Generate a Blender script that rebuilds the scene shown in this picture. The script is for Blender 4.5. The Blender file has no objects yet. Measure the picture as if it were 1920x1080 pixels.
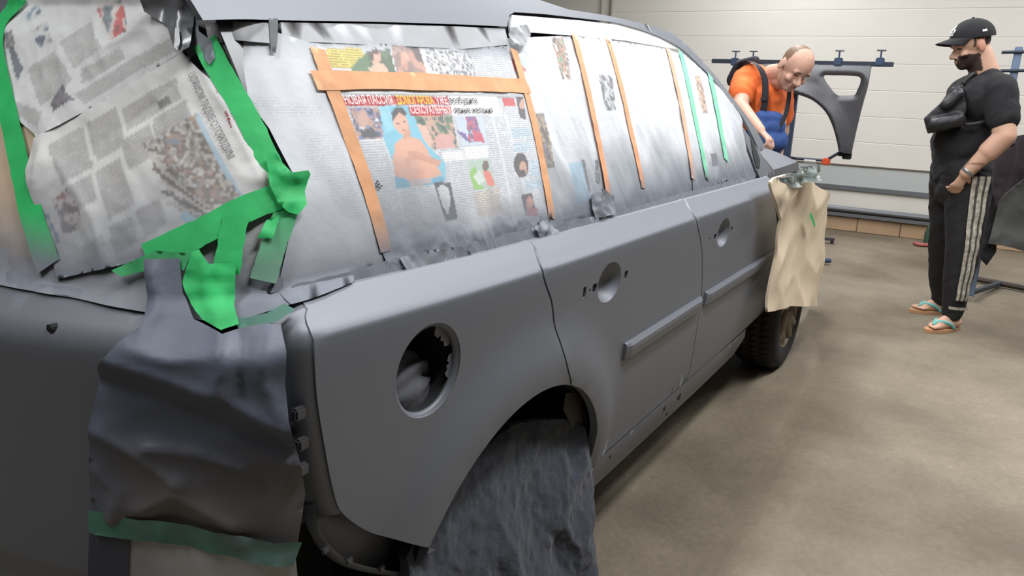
import bpy, bmesh, math, random
import numpy as np
from mathutils import Vector, Matrix, noise as mnoise
from mathutils.geometry import delaunay_2d_cdt

random.seed(7); np.random.seed(7)
SC = bpy.context.scene
COL = SC.collection

# ---------------------------------------------------------------- camera
# world: X = the car's forward direction, Y = to the left, Z = up; eye 1.31 m above the floor
CM = np.array([[0.5191821409, -0.1961992179, 0.8318387893],
               [-0.8537301239, -0.1645326430, 0.4940383436],
               [0.0399346979, -0.9666617176, -0.2529235924]])
EYE = np.array([0.0, 0.0, 1.31]); FPX = 1450.0
cam_d = bpy.data.cameras.new('camera'); cam = bpy.data.objects.new('camera', cam_d); COL.objects.link(cam)
cam_d.sensor_width = 36.0; cam_d.lens = 36.0 * FPX / 1920.0; cam_d.clip_start = 0.05
cm = Matrix.Identity(4)
for i in range(3):
    cm[i][0] = CM[i, 0]; cm[i][1] = -CM[i, 1]; cm[i][2] = -CM[i, 2]; cm[i][3] = EYE[i]
cam.matrix_world = cm
SC.camera = cam
# ---------------------------------------------------------------- exposure, world, lamps
SC.view_settings.view_transform = 'Standard'; SC.view_settings.look = 'None'
SC.view_settings.gamma = 1.0; SC.view_settings.use_curve_mapping = False
SC.view_settings.exposure = 0.0
wd = bpy.data.worlds.new('garage_air'); SC.world = wd; wd.use_nodes = True
wd.node_tree.nodes['Background'].inputs[0].default_value = (0.9, 0.95, 1.0, 1)
wd.node_tree.nodes['Background'].inputs[1].default_value = 0.045
LAMPS = [  # x, y, length along x, width, watts
    (1.8, -0.25, 2.4, 0.30, 95), (4.6, -0.9, 2.4, 0.30, 70), (7.0, -1.6, 1.6, 0.30, 70),
    (2.6, 1.5, 2.4, 0.30, 75), (5.4, 1.5, 2.4, 0.30, 70), (7.0, 2.0, 1.6, 0.30, 60), (-0.6, 1.5, 2.4, 0.30, 54),  # last lamp is added, unseen, to brighten the rear screen papers
]
CEIL = 3.6
for (lx, ly, ll, lw, w_) in LAMPS:
    ld = bpy.data.lights.new('ceiling_tube_light', 'AREA'); ld.shape = 'RECTANGLE'; ld.size = ll; ld.size_y = lw
    ld.energy = w_; ld.color = (0.98, 0.985, 1.0)
    lo = bpy.data.objects.new('ceiling_tube_light', ld); COL.objects.link(lo); lo.location = (lx, ly, CEIL - 0.16)

# ---------------------------------------------------------------- helpers
def lin(c):
    c = np.asarray(c, float) / 255.0
    return np.where(c <= 0.04045, c / 12.92, ((c + 0.055) / 1.055) ** 2.4)
def ray(p): return CM @ np.array([(p[0] - 960) / FPX, (p[1] - 540) / FPX, 1.0])
def onX(p, X): d = ray(p); return EYE + d * X / d[0]
def onY(p, Y): d = ray(p); return EYE + d * Y / d[1]
def onZ(p, Z): d = ray(p); return EYE + d * (Z - 1.31) / d[2]
def tag(o, label=None, cat=None, group=None, kind=None):
    if label: o['label'] = label
    if cat: o['category'] = cat
    if group: o['group'] = group
    if kind: o['kind'] = kind
    return o
def empty(name, loc=(0, 0, 0)):
    o = bpy.data.objects.new(name, None); COL.objects.link(o); o.location = loc; o.empty_display_size = 0.1
    bpy.context.view_layer.update() if False else None
    o['_loc'] = tuple(float(v) for v in loc); return o
def link(name, me, mat, parent=None):
    o = bpy.data.objects.new(name, me); COL.objects.link(o)
    if mat is not None and not me.materials: me.materials.append(mat)
    if parent is not None:
        o.parent = parent
        # geometry is in world coordinates: undo the chain of parents
        off = Vector((0, 0, 0)); q = parent
        while q is not None: off += q.location; q = q.parent
        o.location = -off
    return o
def mk(name, V, F, mat, parent=None, smooth=True, col=None, ink=None, uv=None):
    me = bpy.data.meshes.new(name)
    me.from_pydata([tuple(map(float, v)) for v in V], [], [tuple(int(i) for i in f) for f in F])
    if smooth: me.polygons.foreach_set('use_smooth', [True] * len(me.polygons))
    if col is not None:
        a = me.color_attributes.new('Col', 'FLOAT_COLOR', 'POINT')
        c = np.ones((len(V), 4)); c[:, :3] = col; a.data.foreach_set('color', c.ravel())
    if ink is not None:
        a = me.color_attributes.new('Ink', 'FLOAT_COLOR', 'POINT')
        c = np.zeros((len(V), 4)); c[:, 0] = ink; c[:, 3] = 1; a.data.foreach_set('color', c.ravel())
    if uv is not None:
        l = me.uv_layers.new(name='UVMap'); li = np.zeros(len(me.loops), int); me.loops.foreach_get('vertex_index', li)
        l.data.foreach_set('uv', np.asarray(uv)[li].ravel())
    me.update()
    return link(name, me, mat, parent)
class MB:
    """collects pieces of one mesh"""
    def __init__(s): s.V = []; s.F = []
    def add(s, V, F):
        n = len(s.V); s.V += [tuple(v) for v in V]; s.F += [tuple(i + n for i in f) for f in F]; return s
    def box(s, c, sz, R=None, bev=0.0):
        c = np.array(c, float); h = np.array(sz, float) / 2
        if bev > 0:
            bm = bmesh.new(); bmesh.ops.create_cube(bm, size=1.0)
            for v in bm.verts: v.co = Vector((v.co.x * sz[0], v.co.y * sz[1], v.co.z * sz[2]))
            bmesh.ops.bevel(bm, geom=list(bm.edges), offset=bev, segments=2, affect='EDGES')
            V = np.array([v.co[:] for v in bm.verts]); F = [[v.index for v in f.verts] for f in bm.faces]; bm.free()
        else:
            V = np.array([[x, y, z] for x in (-1, 1) for y in (-1, 1) for z in (-1, 1)], float) * h
            F = [(0, 1, 3, 2), (4, 6, 7, 5), (0, 4, 5, 1), (2, 3, 7, 6), (0, 2, 6, 4), (1, 5, 7, 3)]
        if R is not None: V = V @ np.array(R).T
        return s.add(V + c, F)
    def tube(s, pts, rad, seg=10, flat=None, cap=True):
        pts = [np.array(p, float) for p in pts]; n = len(pts)
        rad = [rad] * n if np.isscalar(rad) else list(rad)
        V = []; ref = None
        for i in range(n):
            t = pts[min(i + 1, n - 1)] - pts[max(i - 1, 0)]; t /= (np.linalg.norm(t) + 1e-9)
            if ref is None:
                ref = np.array([0, 0, 1.0]) if abs(t[2]) < 0.9 else np.array([1.0, 0, 0])
            u = np.cross(t, ref); u /= (np.linalg.norm(u) + 1e-9); w = np.cross(u, t); ref = w
            for k in range(seg):
                a = 2 * math.pi * k / seg
                V.append(pts[i] + rad[i] * (math.cos(a) * u + math.sin(a) * w))
        F = []
        for i in range(n - 1):
            for k in range(seg):
                F.append((i * seg + k, i * seg + (k + 1) % seg, (i + 1) * seg + (k + 1) % seg, (i + 1) * seg + k))
        if cap: F += [tuple(range(seg))[::-1], tuple((n - 1) * seg + k for k in range(seg))]
        return s.add(V, F)
    def lathe(s, c, axis, prof, seg=32):
        """prof: (radius, distance along the axis)"""
        axis = np.array(axis, float); axis /= np.linalg.norm(axis)
        ref = np.array([0, 0, 1.0]) if abs(axis[2]) < 0.9 else np.array([1.0, 0, 0])
        u = np.cross(axis, ref); u /= np.linalg.norm(u); w = np.cross(axis, u); c = np.array(c, float)
        V = [c + axis * d + r_ * (math.cos(2 * math.pi * k / seg) * u + math.sin(2 * math.pi * k / seg) * w) for (r_, d) in prof for k in range(seg)]
        F = [(i * seg + k, i * seg + (k + 1) % seg, (i + 1) * seg + (k + 1) % seg, (i + 1) * seg + k) for i in range(len(prof) - 1) for k in range(seg)]
        return s.add(V, F)
    def build(s, name, mat, parent=None, smooth=False):
        return mk(name, s.V, s.F, mat, parent, smooth)
def grid(name, fn, nu, nv, mat, parent=None, smooth=True, closed=False, **kw):
    """fn(s, t) vectorised -> (n, 3)"""
    S, T = np.meshgrid(np.linspace(0, 1, nu), np.linspace(0, 1, nv)); S = S.ravel(); T = T.ravel()
    V = fn(S, T)
    F = [(j * nu + i, j * nu + i + 1, (j + 1) * nu + i + 1, (j + 1) * nu + i) for j in range(nv - 1) for i in range(nu - 1)]
    kk = {k: (v(S, T) if callable(v) else v) for k, v in kw.items()}
    return mk(name, V, F, mat, parent, smooth, **kk)
def vnoise(x, y, seed=0):
    """smooth value noise, numpy arrays, about -1..1"""
    x = np.asarray(x, float); y = np.asarray(y, float)
    xi = np.floor(x).astype(np.int64); yi = np.floor(y).astype(np.int64); xf = x - xi; yf = y - yi
    def hsh(a, b):
        n = (a * 374761393 + b * 668265263 + seed * 974634777) & 0x7fffffff
        n = ((n ^ (n >> 13)) * 1274126177) & 0x7fffffff
        return ((n ^ (n >> 16)) & 0xffff) / 32767.5 - 1.0
    u = xf * xf * (3 - 2 * xf); v = yf * yf * (3 - 2 * yf)
    return (hsh(xi, yi) * (1 - u) + hsh(xi + 1, yi) * u) * (1 - v) + (hsh(xi, yi + 1) * (1 - u) + hsh(xi + 1, yi + 1) * u) * v
def fbm(x, y, o=4, seed=0):
    r_ = 0; a = 1.0
    for k in range(o): r_ = r_ + a * vnoise(x * 2 ** k, y * 2 ** k, seed + k); a *= 0.5
    return r_
def ridge(x, y, seed=0, o=3):
    r_ = 0; a = 1.0
    for k in range(o): r_ = r_ + a * (1 - 2 * np.abs(vnoise(x * 2 ** k, y * 2 ** k, seed + k))); a *= 0.5
    return r_
def inpoly(P, poly):
    P = np.asarray(P); poly = np.asarray(poly); n = len(poly); r_ = np.zeros(len(P), bool)
    x, y = P[:, 0], P[:, 1]; j = n - 1
    for i in range(n):
        xi, yi = poly[i]; xj, yj = poly[j]
        if yi != yj:
            r_ ^= ((yi > y) != (yj > y)) & (x < (xj - xi) * (y - yi) / (yj - yi) + xi)
        j = i
    return r_
def pdist(P, poly, closed=True):
    """distance of points to a polyline"""
    P = np.asarray(P); poly = np.asarray(poly, float); d = np.full(len(P), 1e9); n = len(poly)
    for i in range(n if closed else n - 1):
        a = poly[i]; b = poly[(i + 1) % n]; ab = b - a; l2 = ab @ ab + 1e-12
        t = np.clip(((P - a) @ ab) / l2, 0, 1); d = np.minimum(d, np.linalg.norm(P - (a + t[:, None] * ab), axis=1))
    return d
def dens(poly, step, closed=True):
    out = []; n = len(poly); poly = np.asarray(poly, float)
    for i in range(n if closed else n - 1):
        a = poly[i]; b = poly[(i + 1) % n]; k = max(1, int(round(np.linalg.norm(b - a) / step)))
        for q in range(k): out.append(a + (b - a) * q / k)
    if not closed: out.append(poly[-1])
    return np.array(out)
def smooth_line(pts, n=8, closed=False):
    """Catmull-Rom through points"""
    p = [np.array(q, float) for q in pts]; out = []; m = len(p)
    rng = range(m) if closed else range(m - 1)
    for i in rng:
        p0 = p[(i - 1) % m] if closed else p[max(i - 1, 0)]; p1 = p[i]; p2 = p[(i + 1) % m]; p3 = p[(i + 2) % m] if closed else p[min(i + 2, m - 1)]
        for k in range(n):
            t = k / n
            out.append(0.5 * ((2 * p1) + (-p0 + p2) * t + (2 * p0 - 5 * p1 + 4 * p2 - p3) * t * t + (-p0 + 3 * p1 - 3 * p2 + p3) * t ** 3))
    if not closed: out.append(p[-1])
    return np.array(out)
def area2(p): p = np.asarray(p); return np.sum(p[:, 0] * np.roll(p[:, 1], -1) - np.roll(p[:, 0], -1) * p[:, 1])
def inset(poly, g):
    p = np.asarray(poly, float); s = 1 if area2(p) > 0 else -1; n = len(p); out = []
    for i in range(n):
        a = p[i] - p[i - 1]; b = p[(i + 1) % n] - p[i]; a /= np.linalg.norm(a) + 1e-9; b /= np.linalg.norm(b) + 1e-9
        nn = np.array([-a[1] - b[1], a[0] + b[0]]) * s; l = np.linalg.norm(nn)
        out.append(p[i] + nn / (l + 1e-9) * g)
    return np.array(out)

# ---------------------------------------------------------------- the surfaces of the car body
OT = np.array([-1.0, -.80, -.72, -.64, -.56, -.48, -.40, -.30, -.20, -.10, -.04, -.015, 0, .008, .02, .035, .05, .06])
OV = np.array([.17, .125, .085, .055, .040, .028, .018, .010, .006, .003, .0012, .0008, .002, .0075, .021, .041, .062, .080])
def zcr(x): return 0.964 - 0.0106 * (np.asarray(x) - 0.68)          # shoulder crease
def zbelt(x): return zcr(x) + 0.051
ACX, ACZ, AR = 1.29, 0.342, 0.366                                   # rear wheel arch
def wplan(x):
    x = np.asarray(x, float)
    return 0.70 + 0.045 * np.clip((1.6 - x) / 0.95, 0, 1.5) ** 2 + 0.03 * np.clip((x - 2.9) / 1.2, 0, 2) ** 2
def flow(x, z):
    x = np.asarray(x, float); z = np.asarray(z, float)
    q = np.hypot(x - ACX, z - ACZ) - AR
    tq = np.clip((q - .045) / .10, 0, 1); fl = (1 - tq * tq * (3 - 2 * tq)) * np.clip((z - .30) / .2, 0, 1)
    lip = np.exp(-(np.clip(q, 0, 9) / 0.012) ** 2)
    o = np.interp(z - zcr(x), OT, OV)
    return wplan(x) + o - 0.026 * fl + 0.004 * lip
def fglass(x, z):
    q = np.asarray(z, float) - zbelt(x)
    return wplan(x) + 0.084 + 0.34 * q + 0.35 * np.clip(q, 0, 1) ** 2
def fall(x, z): return np.where(np.asarray(z) > zbelt(x), fglass(x, z), flow(x, z))
def rrear(y, z):
    y = np.asarray(y, float); z = np.asarray(z, float)
    b = 0.44 + 0.22 * ((1.6 - y) / 0.85) ** 2
    t = z - 0.955
    o = np.interp(t, [-.8, -.5, -.3, -.05, -.012, 0, .012, .03, .05, .058, .45], [.03, .02, .008, .001, 0, .002, .012, .030, .050, .062, .062 + .55 * .392])
    return b + o
def smin(a, b, k):
    h_ = np.clip(k - np.abs(a - b), 0, None) / k
    return np.minimum(a, b) - h_ * h_ * k * 0.25
def dcar(P):
    P = np.asarray(P); x, y, z = P[..., 0], P[..., 1], P[..., 2]
    return smin((y - fall(x, z)), (x - rrear(y, z)), 0.10)
class Side:                                                          # (u, v) = (x, z)
    def __init__(s, F): s.F = F
    def pt(s, uv, off=0.0):
        uv = np.asarray(uv, float); return np.stack([uv[:, 0], s.F(uv[:, 0], uv[:, 1]) - off, uv[:, 1]], 1)
    def hit(s, p):
        Y = 0.75
        for _ in range(40): q = onY(p, Y); Y = 0.5 * Y + 0.5 * float(s.F(q[0], q[2]))
        return np.array([q[0], q[2]])
class Wrap:                                                          # (u, v) = (angle * 0.8, z) about an upright axis inside the car
    AX, AY, SC = 1.40, 1.55, 0.9
    def pt(s, uv, off=0.0):
        uv = np.asarray(uv, float); th = uv[:, 0] / s.SC; z = uv[:, 1]; off = np.broadcast_to(off, th.shape)
        dx, dy = -np.cos(th), -np.sin(th)
        lo = np.zeros(len(th)); hi = np.full(len(th), 1.6)
        for _ in range(34):
            m = (lo + hi) / 2
            d = dcar(np.stack([s.AX + dx * m, s.AY + dy * m, z], 1))
            ins = d > -off; lo = np.where(ins, m, lo); hi = np.where(ins, hi, m)
        return np.stack([s.AX + dx * lo, s.AY + dy * lo, z], 1)
    def hit(s, p):
        d = ray(p); d = d / np.linalg.norm(d); t = np.linspace(0.3, 3.0, 2701)
        Q = EYE + t[:, None] * d; k = np.argmax(dcar(Q) > 0)
        if k == 0: k = int(np.argmax(dcar(Q)))
        q = Q[k]; return np.array([math.atan2(s.AY - q[1], s.AX - q[0]) * s.SC, q[2]])
class Plane:                                                         # a surface X = f(y, z) facing the camera side
    def __init__(s, f): s.f = f
    def pt(s, uv, off=0.0):
        uv = np.asarray(uv, float); return np.stack([s.f(uv[:, 0], uv[:, 1]) - off, uv[:, 0], uv[:, 1]], 1)
    def hit(s, p):
        X = 5.0
        for _ in range(40): q = onX(p, X); X = 0.5 * X + 0.5 * float(s.f(q[1], q[2]))
        return np.array([q[1], q[2]])
SLOW, SGLASS, WRAP = Side(flow), Side(fglass), Wrap()

def panel(name, outline, surf, mat, parent=None, holes=(), step=0.03, off=0.0, flange=0.0, disp=None, paint=None, rows=None, uvf=None, edge=None):
    """a sheet with an exact outline laid on a surface; outline in the surface's (u, v)"""
    out = dens(outline, edge or step)
    hs = [dens(h_, edge or step) for h_ in holes]
    lo = out.min(0); hi = out.max(0)
    if rows is not None:
        xs = np.arange(lo[0], hi[0], step)
        G = np.array([(x, float(zcr(x)) + t) for x in xs for t in rows])
    else:
        n1 = int((hi[1] - lo[1]) / (step * .87)) + 1; n0 = int((hi[0] - lo[0]) / step) + 1
        G = np.array([(lo[0] + (i + .5 * (j % 2)) * step, lo[1] + j * step * .87) for j in range(n1) for i in range(n0)])
    keep = inpoly(G, out) & (pdist(G, out) > (edge or step) * .7)
    for h_ in hs: keep &= ~inpoly(G, h_) & (pdist(G, h_) > (edge or step) * .45)
    G = G[keep]
    pts = [Vector(p) for p in out]; eds = [(i, (i + 1) % len(out)) for i in range(len(out))]
    for h_ in hs:
        n = len(pts); pts += [Vector(p) for p in h_]; eds += [(n + i, n + (i + 1) % len(h_)) for i in range(len(h_))]
    pts += [Vector(p) for p in G]
    r_ = delaunay_2d_cdt(pts, eds, [], 0, 1e-7)
    UV = np.array([v[:] for v in r_[0]]); T = np.array([f for f in r_[2] if len(f) == 3])
    cen = UV[T].mean(1); k = inpoly(cen, out)
    for h_ in hs: k &= ~inpoly(cen, h_)
    T = T[k]
    o = np.full(len(UV), float(off)) if np.isscalar(off) else off(UV)
    if disp is not None: o = o + disp(UV)
    V = surf.pt(UV, o)
    # keep the winding facing outward (towards the eye side)
    e1 = V[T[:, 1]] - V[T[:, 0]]; e2 = V[T[:, 2]] - V[T[:, 0]]; N = np.cross(e1, e2)
    c3 = V[T].mean(1)
    if np.sum(N * (EYE - c3)) < 0: T = T[:, ::-1]
    F = [tuple(t) for t in T]
    nV = len(V); colr = ink = None
    if paint is not None: colr, ink = paint(UV)
    uvs = uvf(UV) if uvf is not None else UV
    if flange > 0:                                                   # turned-in edge
        cnt = {}
        for t in T:
            for a, b in ((t[0], t[1]), (t[1], t[2]), (t[2], t[0])): cnt[(a, b)] = 1
        bd = [(a, b) for (a, b) in cnt if (b, a) not in cnt]
        ids = sorted({i for e in bd for i in e}); m = {v: i for i, v in enumerate(ids)}
        r1 = surf.pt(UV[ids], o[ids] - flange); K = len(ids)
        V = np.vstack([V, V[ids], r1]); uvs = np.vstack([uvs, uvs[ids], uvs[ids]])
        if colr is not None: colr = np.vstack([colr, colr[ids], colr[ids]]); ink = np.concatenate([ink, ink[ids], ink[ids]])
        F += [(nV + m[b], nV + m[a], nV + K + m[a], nV + K + m[b]) for a, b in bd]
    return mk(name, V, F, mat, parent, True, colr, ink, uvs)

# ---------------------------------------------------------------- materials
def newmat(name):
    m = bpy.data.materials.new(name); m.use_nodes = True; return m, m.node_tree, m.node_tree.nodes['Principled BSDF']
def mat(name, rgb, rough=.6, metal=0.0, noise_amt=0.0, scale=30.0, bump=0.0, spec=0.5, coat=0.0, sheen=0.0):
    m, nt, b = newmat(name); c = lin(rgb)
    b.inputs['Roughness'].default_value = rough; b.inputs['Metallic'].default_value = metal
    b.inputs['Specular IOR Level'].default_value = spec; b.inputs['Coat Weight'].default_value = coat
    b.inputs['Sheen Weight'].default_value = sheen
    b.inputs['Base Color'].default_value = (*c, 1)
    if noise_amt > 0 or bump > 0:
        tc = nt.nodes.new('ShaderNodeTexCoord'); nz = nt.nodes.new('ShaderNodeTexNoise'); nz.inputs['Scale'].default_value = scale; nz.inputs['Detail'].default_value = 5
        nt.links.new(tc.outputs['Object'], nz.inputs['Vector'])
        if noise_amt > 0:
            rp = nt.nodes.new('ShaderNodeMapRange'); rp.inputs[1].default_value = .3; rp.inputs[2].default_value = .7
            rp.inputs[3].default_value = 1 - noise_amt; rp.inputs[4].default_value = 1 + noise_amt
            mx = nt.nodes.new('ShaderNodeVectorMath'); mx.operation = 'SCALE'; mx.inputs[0].default_value = c
            nt.links.new(nz.outputs['Fac'], rp.inputs[0]); nt.links.new(rp.outputs[0], mx.inputs['Scale']); nt.links.new(mx.outputs[0], b.inputs['Base Color'])
        if bump > 0:
            bp = nt.nodes.new('ShaderNodeBump'); bp.inputs['Strength'].default_value = 1.0; bp.inputs['Distance'].default_value = bump
            nt.links.new(nz.outputs['Fac'], bp.inputs['Height']); nt.links.new(bp.outputs[0], b.inputs['Normal'])
    return m
def vcol(name, rough=.75, spec=.3, text=False, metal=0.0, bump=0.0, sheen=0.0):
    m, nt, b = newmat(name); N = nt.nodes.new; L = nt.links.new
    at = N('ShaderNodeVertexColor'); at.layer_name = 'Col'
    b.inputs['Roughness'].default_value = rough; b.inputs['Specular IOR Level'].default_value = spec; b.inputs['Metallic'].default_value = metal; b.inputs['Sheen Weight'].default_value = sheen
    src = at.outputs['Color']
    if text:
        ik = N('ShaderNodeVertexColor'); ik.layer_name = 'Ink'
        uv = N('ShaderNodeUVMap'); uv.uv_map = 'UVMap'; sx = N('ShaderNodeSeparateXYZ'); L(uv.outputs[0], sx.inputs[0])
        def math_(op, a, bb, c=None):
            n = N('ShaderNodeMath'); n.operation = op
            for i, v in enumerate((a, bb, c)):
                if v is None: continue
                if hasattr(v, 'links'): L(v, n.inputs[i])
                else: n.inputs[i].default_value = v
            return n.outputs[0]
        row = math_('DIVIDE', sx.outputs[1], 0.0042); fr = math_('FRACT', row, None); fl = math_('FLOOR', row, None)
        line = math_('LESS_THAN', fr, 0.60)
        cb = N('ShaderNodeCombineXYZ'); L(math_('MULTIPLY', sx.outputs[0], 150.0), cb.inputs[0]); L(math_('MULTIPLY', fl, 7.31), cb.inputs[1])
        nz = N('ShaderNodeTexNoise'); nz.inputs['Scale'].default_value = 1.0; nz.inputs['Detail'].default_value = 2; L(cb.outputs[0], nz.inputs['Vector'])
        wd_ = math_('GREATER_THAN', nz.outputs['Fac'], 0.42)
        sep = N('ShaderNodeSeparateColor'); L(ik.outputs['Color'], sep.inputs[0])
        msk = math_('MULTIPLY', math_('MULTIPLY', line, wd_), sep.outputs[0])
        mx = N('ShaderNodeMix'); mx.data_type = 'RGBA'; L(msk, mx.inputs['Factor']); L(src, mx.inputs['A']); mx.inputs['B'].default_value = (.05, .05, .055, 1)
        src = mx.outputs['Result']
    L(src, b.inputs['Base Color'])
    if bump > 0:
        tc = N('ShaderNodeTexCoord'); nz = N('ShaderNodeTexNoise'); nz.inputs['Scale'].default_value = 60; nz.inputs['Detail'].default_value = 4
        L(tc.outputs['Object'], nz.inputs['Vector']); bp = N('ShaderNodeBump'); bp.inputs['Distance'].default_value = bump
        L(nz.outputs['Fac'], bp.inputs['Height']); L(bp.outputs[0], b.inputs['Normal'])
    return m
M_BODY = mat('grey_base_coat', (112, 116, 124), .46, .22, .03, 900, .00004)
M_DARK = mat('dark_cavity', (16, 18, 22), .8)
M_RUBBER = mat('tyre_rubber', (30, 30, 31), .8, 0, .15, 40, .0008)
M_RIM = mat('dusty_alloy', (150, 138, 122), .6, .4, .15, 20)
M_STEEL = mat('worn_steel', (90, 92, 96), .45, .7, .1, 40)
M_LINER = mat('arch_liner_plastic', (62, 60, 57), .7, 0, .2, 25)
M_PAPER = vcol('newsprint', .8, .25, text=True, bump=.0006)
M_PLAIN = vcol('painted_paper', .75, .3, bump=.0006)
M_SATIN = vcol('overspray_paper', .5, .4, bump=.0006)
M_GREEN = vcol('green_masking_tape', .6, .35, bump=.0004)
M_ORANGE = vcol('tan_masking_tape', .65, .3, bump=.0004)
M_KRAFT = mat('kraft_paper', (220, 202, 176), .75, 0, .05, 8, .0006)
M_CLOTH = mat('painted_fleece_cloth', (54, 59, 70), .95, 0, .2, 60, .0035, sheen=.1)
M_RAG = mat('grey_rag', (84, 86, 92), .95, 0, .12, 60, .001)
M_FILM = mat('clear_crumpled_film', (150, 160, 158), .25, 0, .1, 20, .003)

# ================================================================ THE SETTING
def floor_mat():
    m, nt, b = newmat('concrete_floor'); N = nt.nodes.new; L = nt.links.new
    tc = N('ShaderNodeTexCoord'); n1 = N('ShaderNodeTexNoise'); n1.inputs['Scale'].default_value = 0.9; n1.inputs['Detail'].default_value = 6; n1.inputs['Roughness'].default_value = .6
    n2 = N('ShaderNodeTexNoise'); n2.inputs['Scale'].default_value = 45; n2.inputs['Detail'].default_value = 4
    L(tc.outputs['Object'], n1.inputs['Vector']); L(tc.outputs['Object'], n2.inputs['Vector'])
    r1 = N('ShaderNodeValToRGB'); e = r1.color_ramp.elements
    e[0].position = .36; e[0].color = (*lin((96, 87, 73)), 1); e[1].position = .64; e[1].color = (*lin((135, 125, 108)), 1)
    L(n1.outputs['Fac'], r1.inputs[0])
    mp = N('ShaderNodeMapRange'); mp.inputs[1].default_value = .3; mp.inputs[2].default_value = .7; mp.inputs[3].default_value = .9; mp.inputs[4].default_value = 1.08
    L(n2.outputs['Fac'], mp.inputs[0]); mx = N('ShaderNodeVectorMath'); mx.operation = 'SCALE'; L(r1.outputs[0], mx.inputs[0]); L(mp.outputs[0], mx.inputs['Scale'])
    # pale worn paint spots
    n3 = N('ShaderNodeTexNoise'); n3.inputs['Scale'].default_value = 7; n3.inputs['Detail'].default_value = 8; n3.inputs['Roughness'].default_value = .75
    L(tc.outputs['Object'], n3.inputs['Vector']); m3 = N('ShaderNodeMapRange'); m3.inputs[1].default_value = .66; m3.inputs[2].default_value = .74; L(n3.outputs['Fac'], m3.inputs[0])
    mm = N('ShaderNodeMix'); mm.data_type = 'RGBA'; L(m3.outputs[0], mm.inputs['Factor']); L(mx.outputs[0], mm.inputs['A']); mm.inputs['B'].default_value = (*lin((160, 152, 140)), 1)
    L(mm.outputs['Result'], b.inputs['Base Color']); b.inputs['Roughness'].default_value = .62; b.inputs['Specular IOR Level'].default_value = .35
    bp = N('ShaderNodeBump'); bp.inputs['Distance'].default_value = .002; L(n2.outputs['Fac'], bp.inputs['Height']); L(bp.outputs[0], b.inputs['Normal'])
    return m
M_FLOOR = floor_mat()
M_WALL = mat('white_painted_panel', (212, 209, 201), .55, 0, .02, 3)
M_WALLD = mat('grey_painted_block', (112, 112, 112), .8, 0, .08, 2)
M_CABLE = mat('grey_cable', (140, 136, 128), .6)
M_CEIL = mat('ceiling_white', (215, 215, 210), .8)
M_SEAM = mat('grey_seam_rubber', (112, 108, 102), .8)
M_BAND = mat('grey_blue_panel', (176, 180, 180), .5)
M_TILE = mat('tan_plinth_tile', (176, 148, 118), .6, 0, .08, 6)
M_RAIL = mat('galvanised_rail', (120, 124, 128), .45, .6)
M_BROWN = mat('brown_strip', (96, 82, 72), .7)
X0, X1, Y0, Y1 = -4.0, 8.55, -5.0, 6.5
def struct(o): o['kind'] = 'structure'; return o
struct(MB().box(((X0 + X1) / 2, (Y0 + Y1) / 2, -.05), (X1 - X0 + .6, Y1 - Y0 + .6, .1)).build('floor', M_FLOOR))
struct(MB().box(((X0 + X1) / 2, (Y0 + Y1) / 2, CEIL + .05), (X1 - X0 + .6, Y1 - Y0 + .6, .1)).build('ceiling', M_CEIL))
for nm, c, sz in (('wall_right', ((X0 + X1) / 2, Y0 - .1, CEIL / 2), (X1 - X0, .2, CEIL)), ('wall_left', ((X0 + X1) / 2, Y1 + .1, CEIL / 2), (X1 - X0, .2, CEIL)),
                  ('wall_back', (X0 - .1, (Y0 + Y1) / 2, CEIL / 2), (.2, Y1 - Y0, CEIL))):
    struct(MB().box(c, sz).build(nm, M_WALLD))
# the far wall: horizontal sandwich boards with grooved joints, running along Y
def wall_profile():
    zs = [.665]; z = .90
    pts = [(0, .665)]
    while z < CEIL:
        pts += [(0, z - .006), (.003, z - .002), (.003, z + .002), (0, z + .006)]
        z += .252
    pts.append((0, CEIL)); return pts
def extrude_y(prof, ya, yb, X):
    V = [(X + d, y, z) for y in (ya, yb) for d, z in prof]; n = len(prof)
    return V, [(i, i + 1, n + i + 1, n + i) for i in range(n - 1)]
w = MB(); V, F = extrude_y(wall_profile(), Y1, Y0, X1); w.add(V, F)
w.box((X1 + .14, (Y0 + Y1) / 2, CEIL / 2), (.2, Y1 - Y0, CEIL)); wall = struct(w.build('wall_front', M_WALL))
struct(MB().box((X1 + .01, (Y0 + Y1) / 2, .666), (.05, Y1 - Y0, .012)).build('trim_1', M_BROWN))
struct(MB().box((X1 + .02, (Y0 + Y1) / 2, .56), (.05, Y1 - Y0, .198)).build('trim_2', M_BAND))
struct(MB().box((X1 + .005, (Y0 + Y1) / 2, .437), (.06, Y1 - Y0, .048), bev=.004).build('trim_3', M_RAIL))
struct(MB().box((X1 + .02, (Y0 + Y1) / 2, .32), (.05, Y1 - Y0, .19)).build('trim_4', M_WALL))
b_ = MB(); y = Y0
while y < Y1 - .05:
    b_.box((X1 + .01, y + .2, .072), (.06, .394, .140), bev=.004); y += .4
struct(b_.build('baseboard_front', M_TILE))
pm = MB(); pm.tube([(X1 - .04, Y0 + .1, .225), (X1 - .04, Y1 - .1, .225)], .028, 12); pm.box((X1 - .03, .75, .170), (.05, Y1 - Y0 - .2, .035))
struct(pm.build('trim_5', M_RAIL))
# upright cables on the wall, upper middle of the photo
for (pb_, r_, lab) in (((1145, 32), .014, 'thicker grey cable running straight up the white wall behind the car roof'), ((1126, 32), .007, 'thin grey cable just left of the thicker wall cable')):
    b2 = onX(pb_, X1 - .03); cb = MB(); cb.tube([b2 - (0, 0, 1.0), b2, (b2[0], b2[1], CEIL - .02)], r_, 8)
    tag(cb.build('wall_cable', M_CABLE, None, True), lab, 'cable')

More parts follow.
